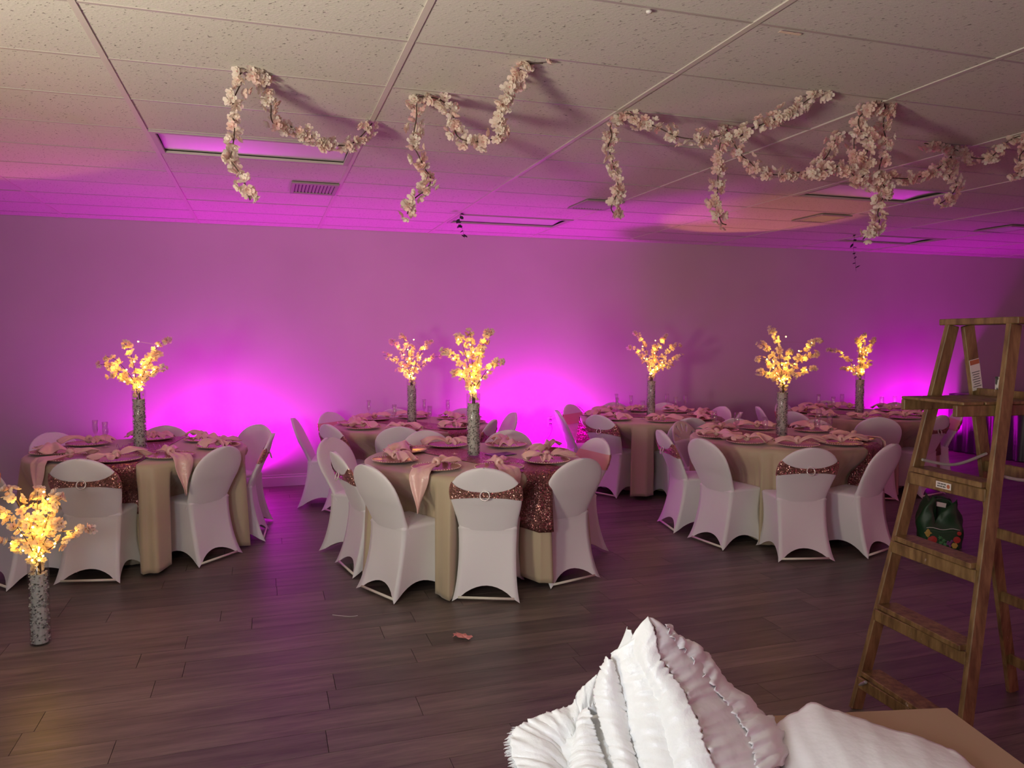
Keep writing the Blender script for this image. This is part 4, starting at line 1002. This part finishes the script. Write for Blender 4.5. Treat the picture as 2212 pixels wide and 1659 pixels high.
sheet('ruffle', LN['L5'], off(LN['L4'], (.01, .012, -.008)), M['taffeta'], bulge=.022, seed=5, lift=.0, wr=.007)
sheet('lining', off(LN['L5'], (.02, .02, -.012)), off(LN['L0'], (-.03, .03, -.03)), M['taffeta'], bulge=-.02, seed=12)
# lining side falling away to the right
sheet('lining', off(LN['L0'], (-.002, .006, -.004)), LN['R0'], M['tulle'], bulge=.022, wr=.006, seed=6)
mid1 = [tuple(Vector(a).lerp(Vector(b_), .42) + Vector((.004, -.006, .012))) for a, b_ in zip(resamp(LN['L0'], 12), resamp(LN['R0'], 12))]
mid2 = [tuple(Vector(a).lerp(Vector(b_), .96) + Vector((.004, -.006, .010))) for a, b_ in zip(resamp(LN['L0'], 12), resamp(LN['R0'], 12))]
sheet('ruffle', mid1[1:-1], mid2[1:-1], M['tulle'], bulge=.018, wr=.009, frill=.014, seed=7)
# frayed fringe along the left edge
fr_ = MB(); rnd = random.Random(2)
for p_ in resamp(LN['L5'][4:8], 46):
    d = Vector((-1, -.1, rnd.uniform(-.5, .5))).normalized() * rnd.uniform(.006, .014); q = p_ - Vector((.75, 1.3, .752)); fr_.tube([q + Vector((.004, 0, .002)), q + d * .6 + Vector((0, 0, .001)), q + d], [.0012, .0009, .0004], 4)
fo = fr_.build('frayed_fringe', M['taffeta'], fab); fo['kind'] = 'stuff'
# smooth underskirt lying to the right on the table
low = [(.95, 1.20, .757), (.97, 1.16, .757), (1.0, 1.12, .757), (1.03, 1.08, .757), (1.06, 1.04, .757), (1.08, 1.0, .757), (1.11, .97, .757), (1.14, .94, .757), (1.17, .91, .757), (1.2, .88, .757)]
sheet('underskirt', low, LN['F0'], M['tulle'], 60, 24, .020, .005, .003, .002, seed=9)
# ------------------------------------------------------------------ small things
b = MB(); rnd = random.Random(8); rows = []
for i in range(6):
    rows.append([(lerp(-.05, .05, i / 5) + .01 * math.sin(j * 2), lerp(-.028, .028, j / 5) * (1 - .3 * abs(i - 2.5) / 2.5), .004 + .014 * abs(math.sin(i * 1.3 + j * 2.1))) for j in range(6)])
tag(solid(b.grid(rows).build('paper_scrap', M['paper_pink'], None, False, (.99, 3.93, .001)), .001), 'crumpled pink paper scrap lying on the open floor', 'paper scrap')
bpy.data.objects['paper_scrap'].rotation_euler = (0, 0, R(-45))
tag(MB().tube(catmull([(.35, 4.50, .002), (.39, 4.475, .002), (.43, 4.45, .002), (.46, 4.44, .002), (.49, 4.445, .002)], 5), .0016, 4).build('thread', M['thread'], None), 'short white thread lying on the floor', 'thread')
tag(bevel(MB().box((0, 0, 0), (.20, .13, .003)).build('menu_card', M['card_dark'], None, False, (1.63, 5.30, TZ + .010)), .001), 'dark menu card lying by the vase on the centre front table', 'card')
bpy.data.objects['menu_card'].rotation_euler = (0, 0, R(18))
inst_b = inst('rose_head', blossom_mesh('rose_head', 9, M['petal']), None, (1.30, 5.36, TZ + .012), (0, 0, 0), .022); tag(inst_b, 'small loose pink flower head left of the centre front vase', 'flower')
# holographic ribbon curls at the foot of the left vase
for sx, lab in ((-.10, 'curled purple ribbon left of the vase on the left table'), (.03, 'looped purple ribbon bow in front of the vase on the left table'), (.17, 'curled purple ribbon right of the vase on the left table')):
    rows = []; 
    for k in range(40):
        a = k * .5; rr_ = .022 + .006 * math.sin(k * .3); bx_ = -.06 + .12 * k / 39
        rows.append([(bx_, rr_ * math.cos(a) * .6 - .008 + .016 * q, .028 + rr_ * math.sin(a)) for q in (0, 1)])
    o = solid(MB().grid(rows).build('ribbon_curl', M['ribbon'], None, True, (-.922 + sx * cr, 6.33 - sx * sr, TZ + .008)), .001); tag(o, lab, 'ribbon', 'ribbon curls')
# orange balloon on a stick at the left edge
t_ = thing('balloon', 'orange balloon just entering the picture at the left edge', 'balloon', (-1.525, 4.80, 0))
b = MB(); b.lathe([(0.004, -.135), (.03, -.12), (.085, -.07), (.13, 0), (.135, .05), (.115, .105), (.07, .145), (.002, .165)], 24); b.v = [v_ + Vector((0, 0, .825)) for v_ in b.v]; b.build('bladder', M['orange'], t_, True)
MB().tube([(0, 0, .70), (0, 0, .01)], .003, 6).build('stick', M['white_plate'], t_)
MB().lathe([(0, 0), (.07, 0), (.065, .012), (0, .015)], 20).build('weight', M['white_plate'], t_)
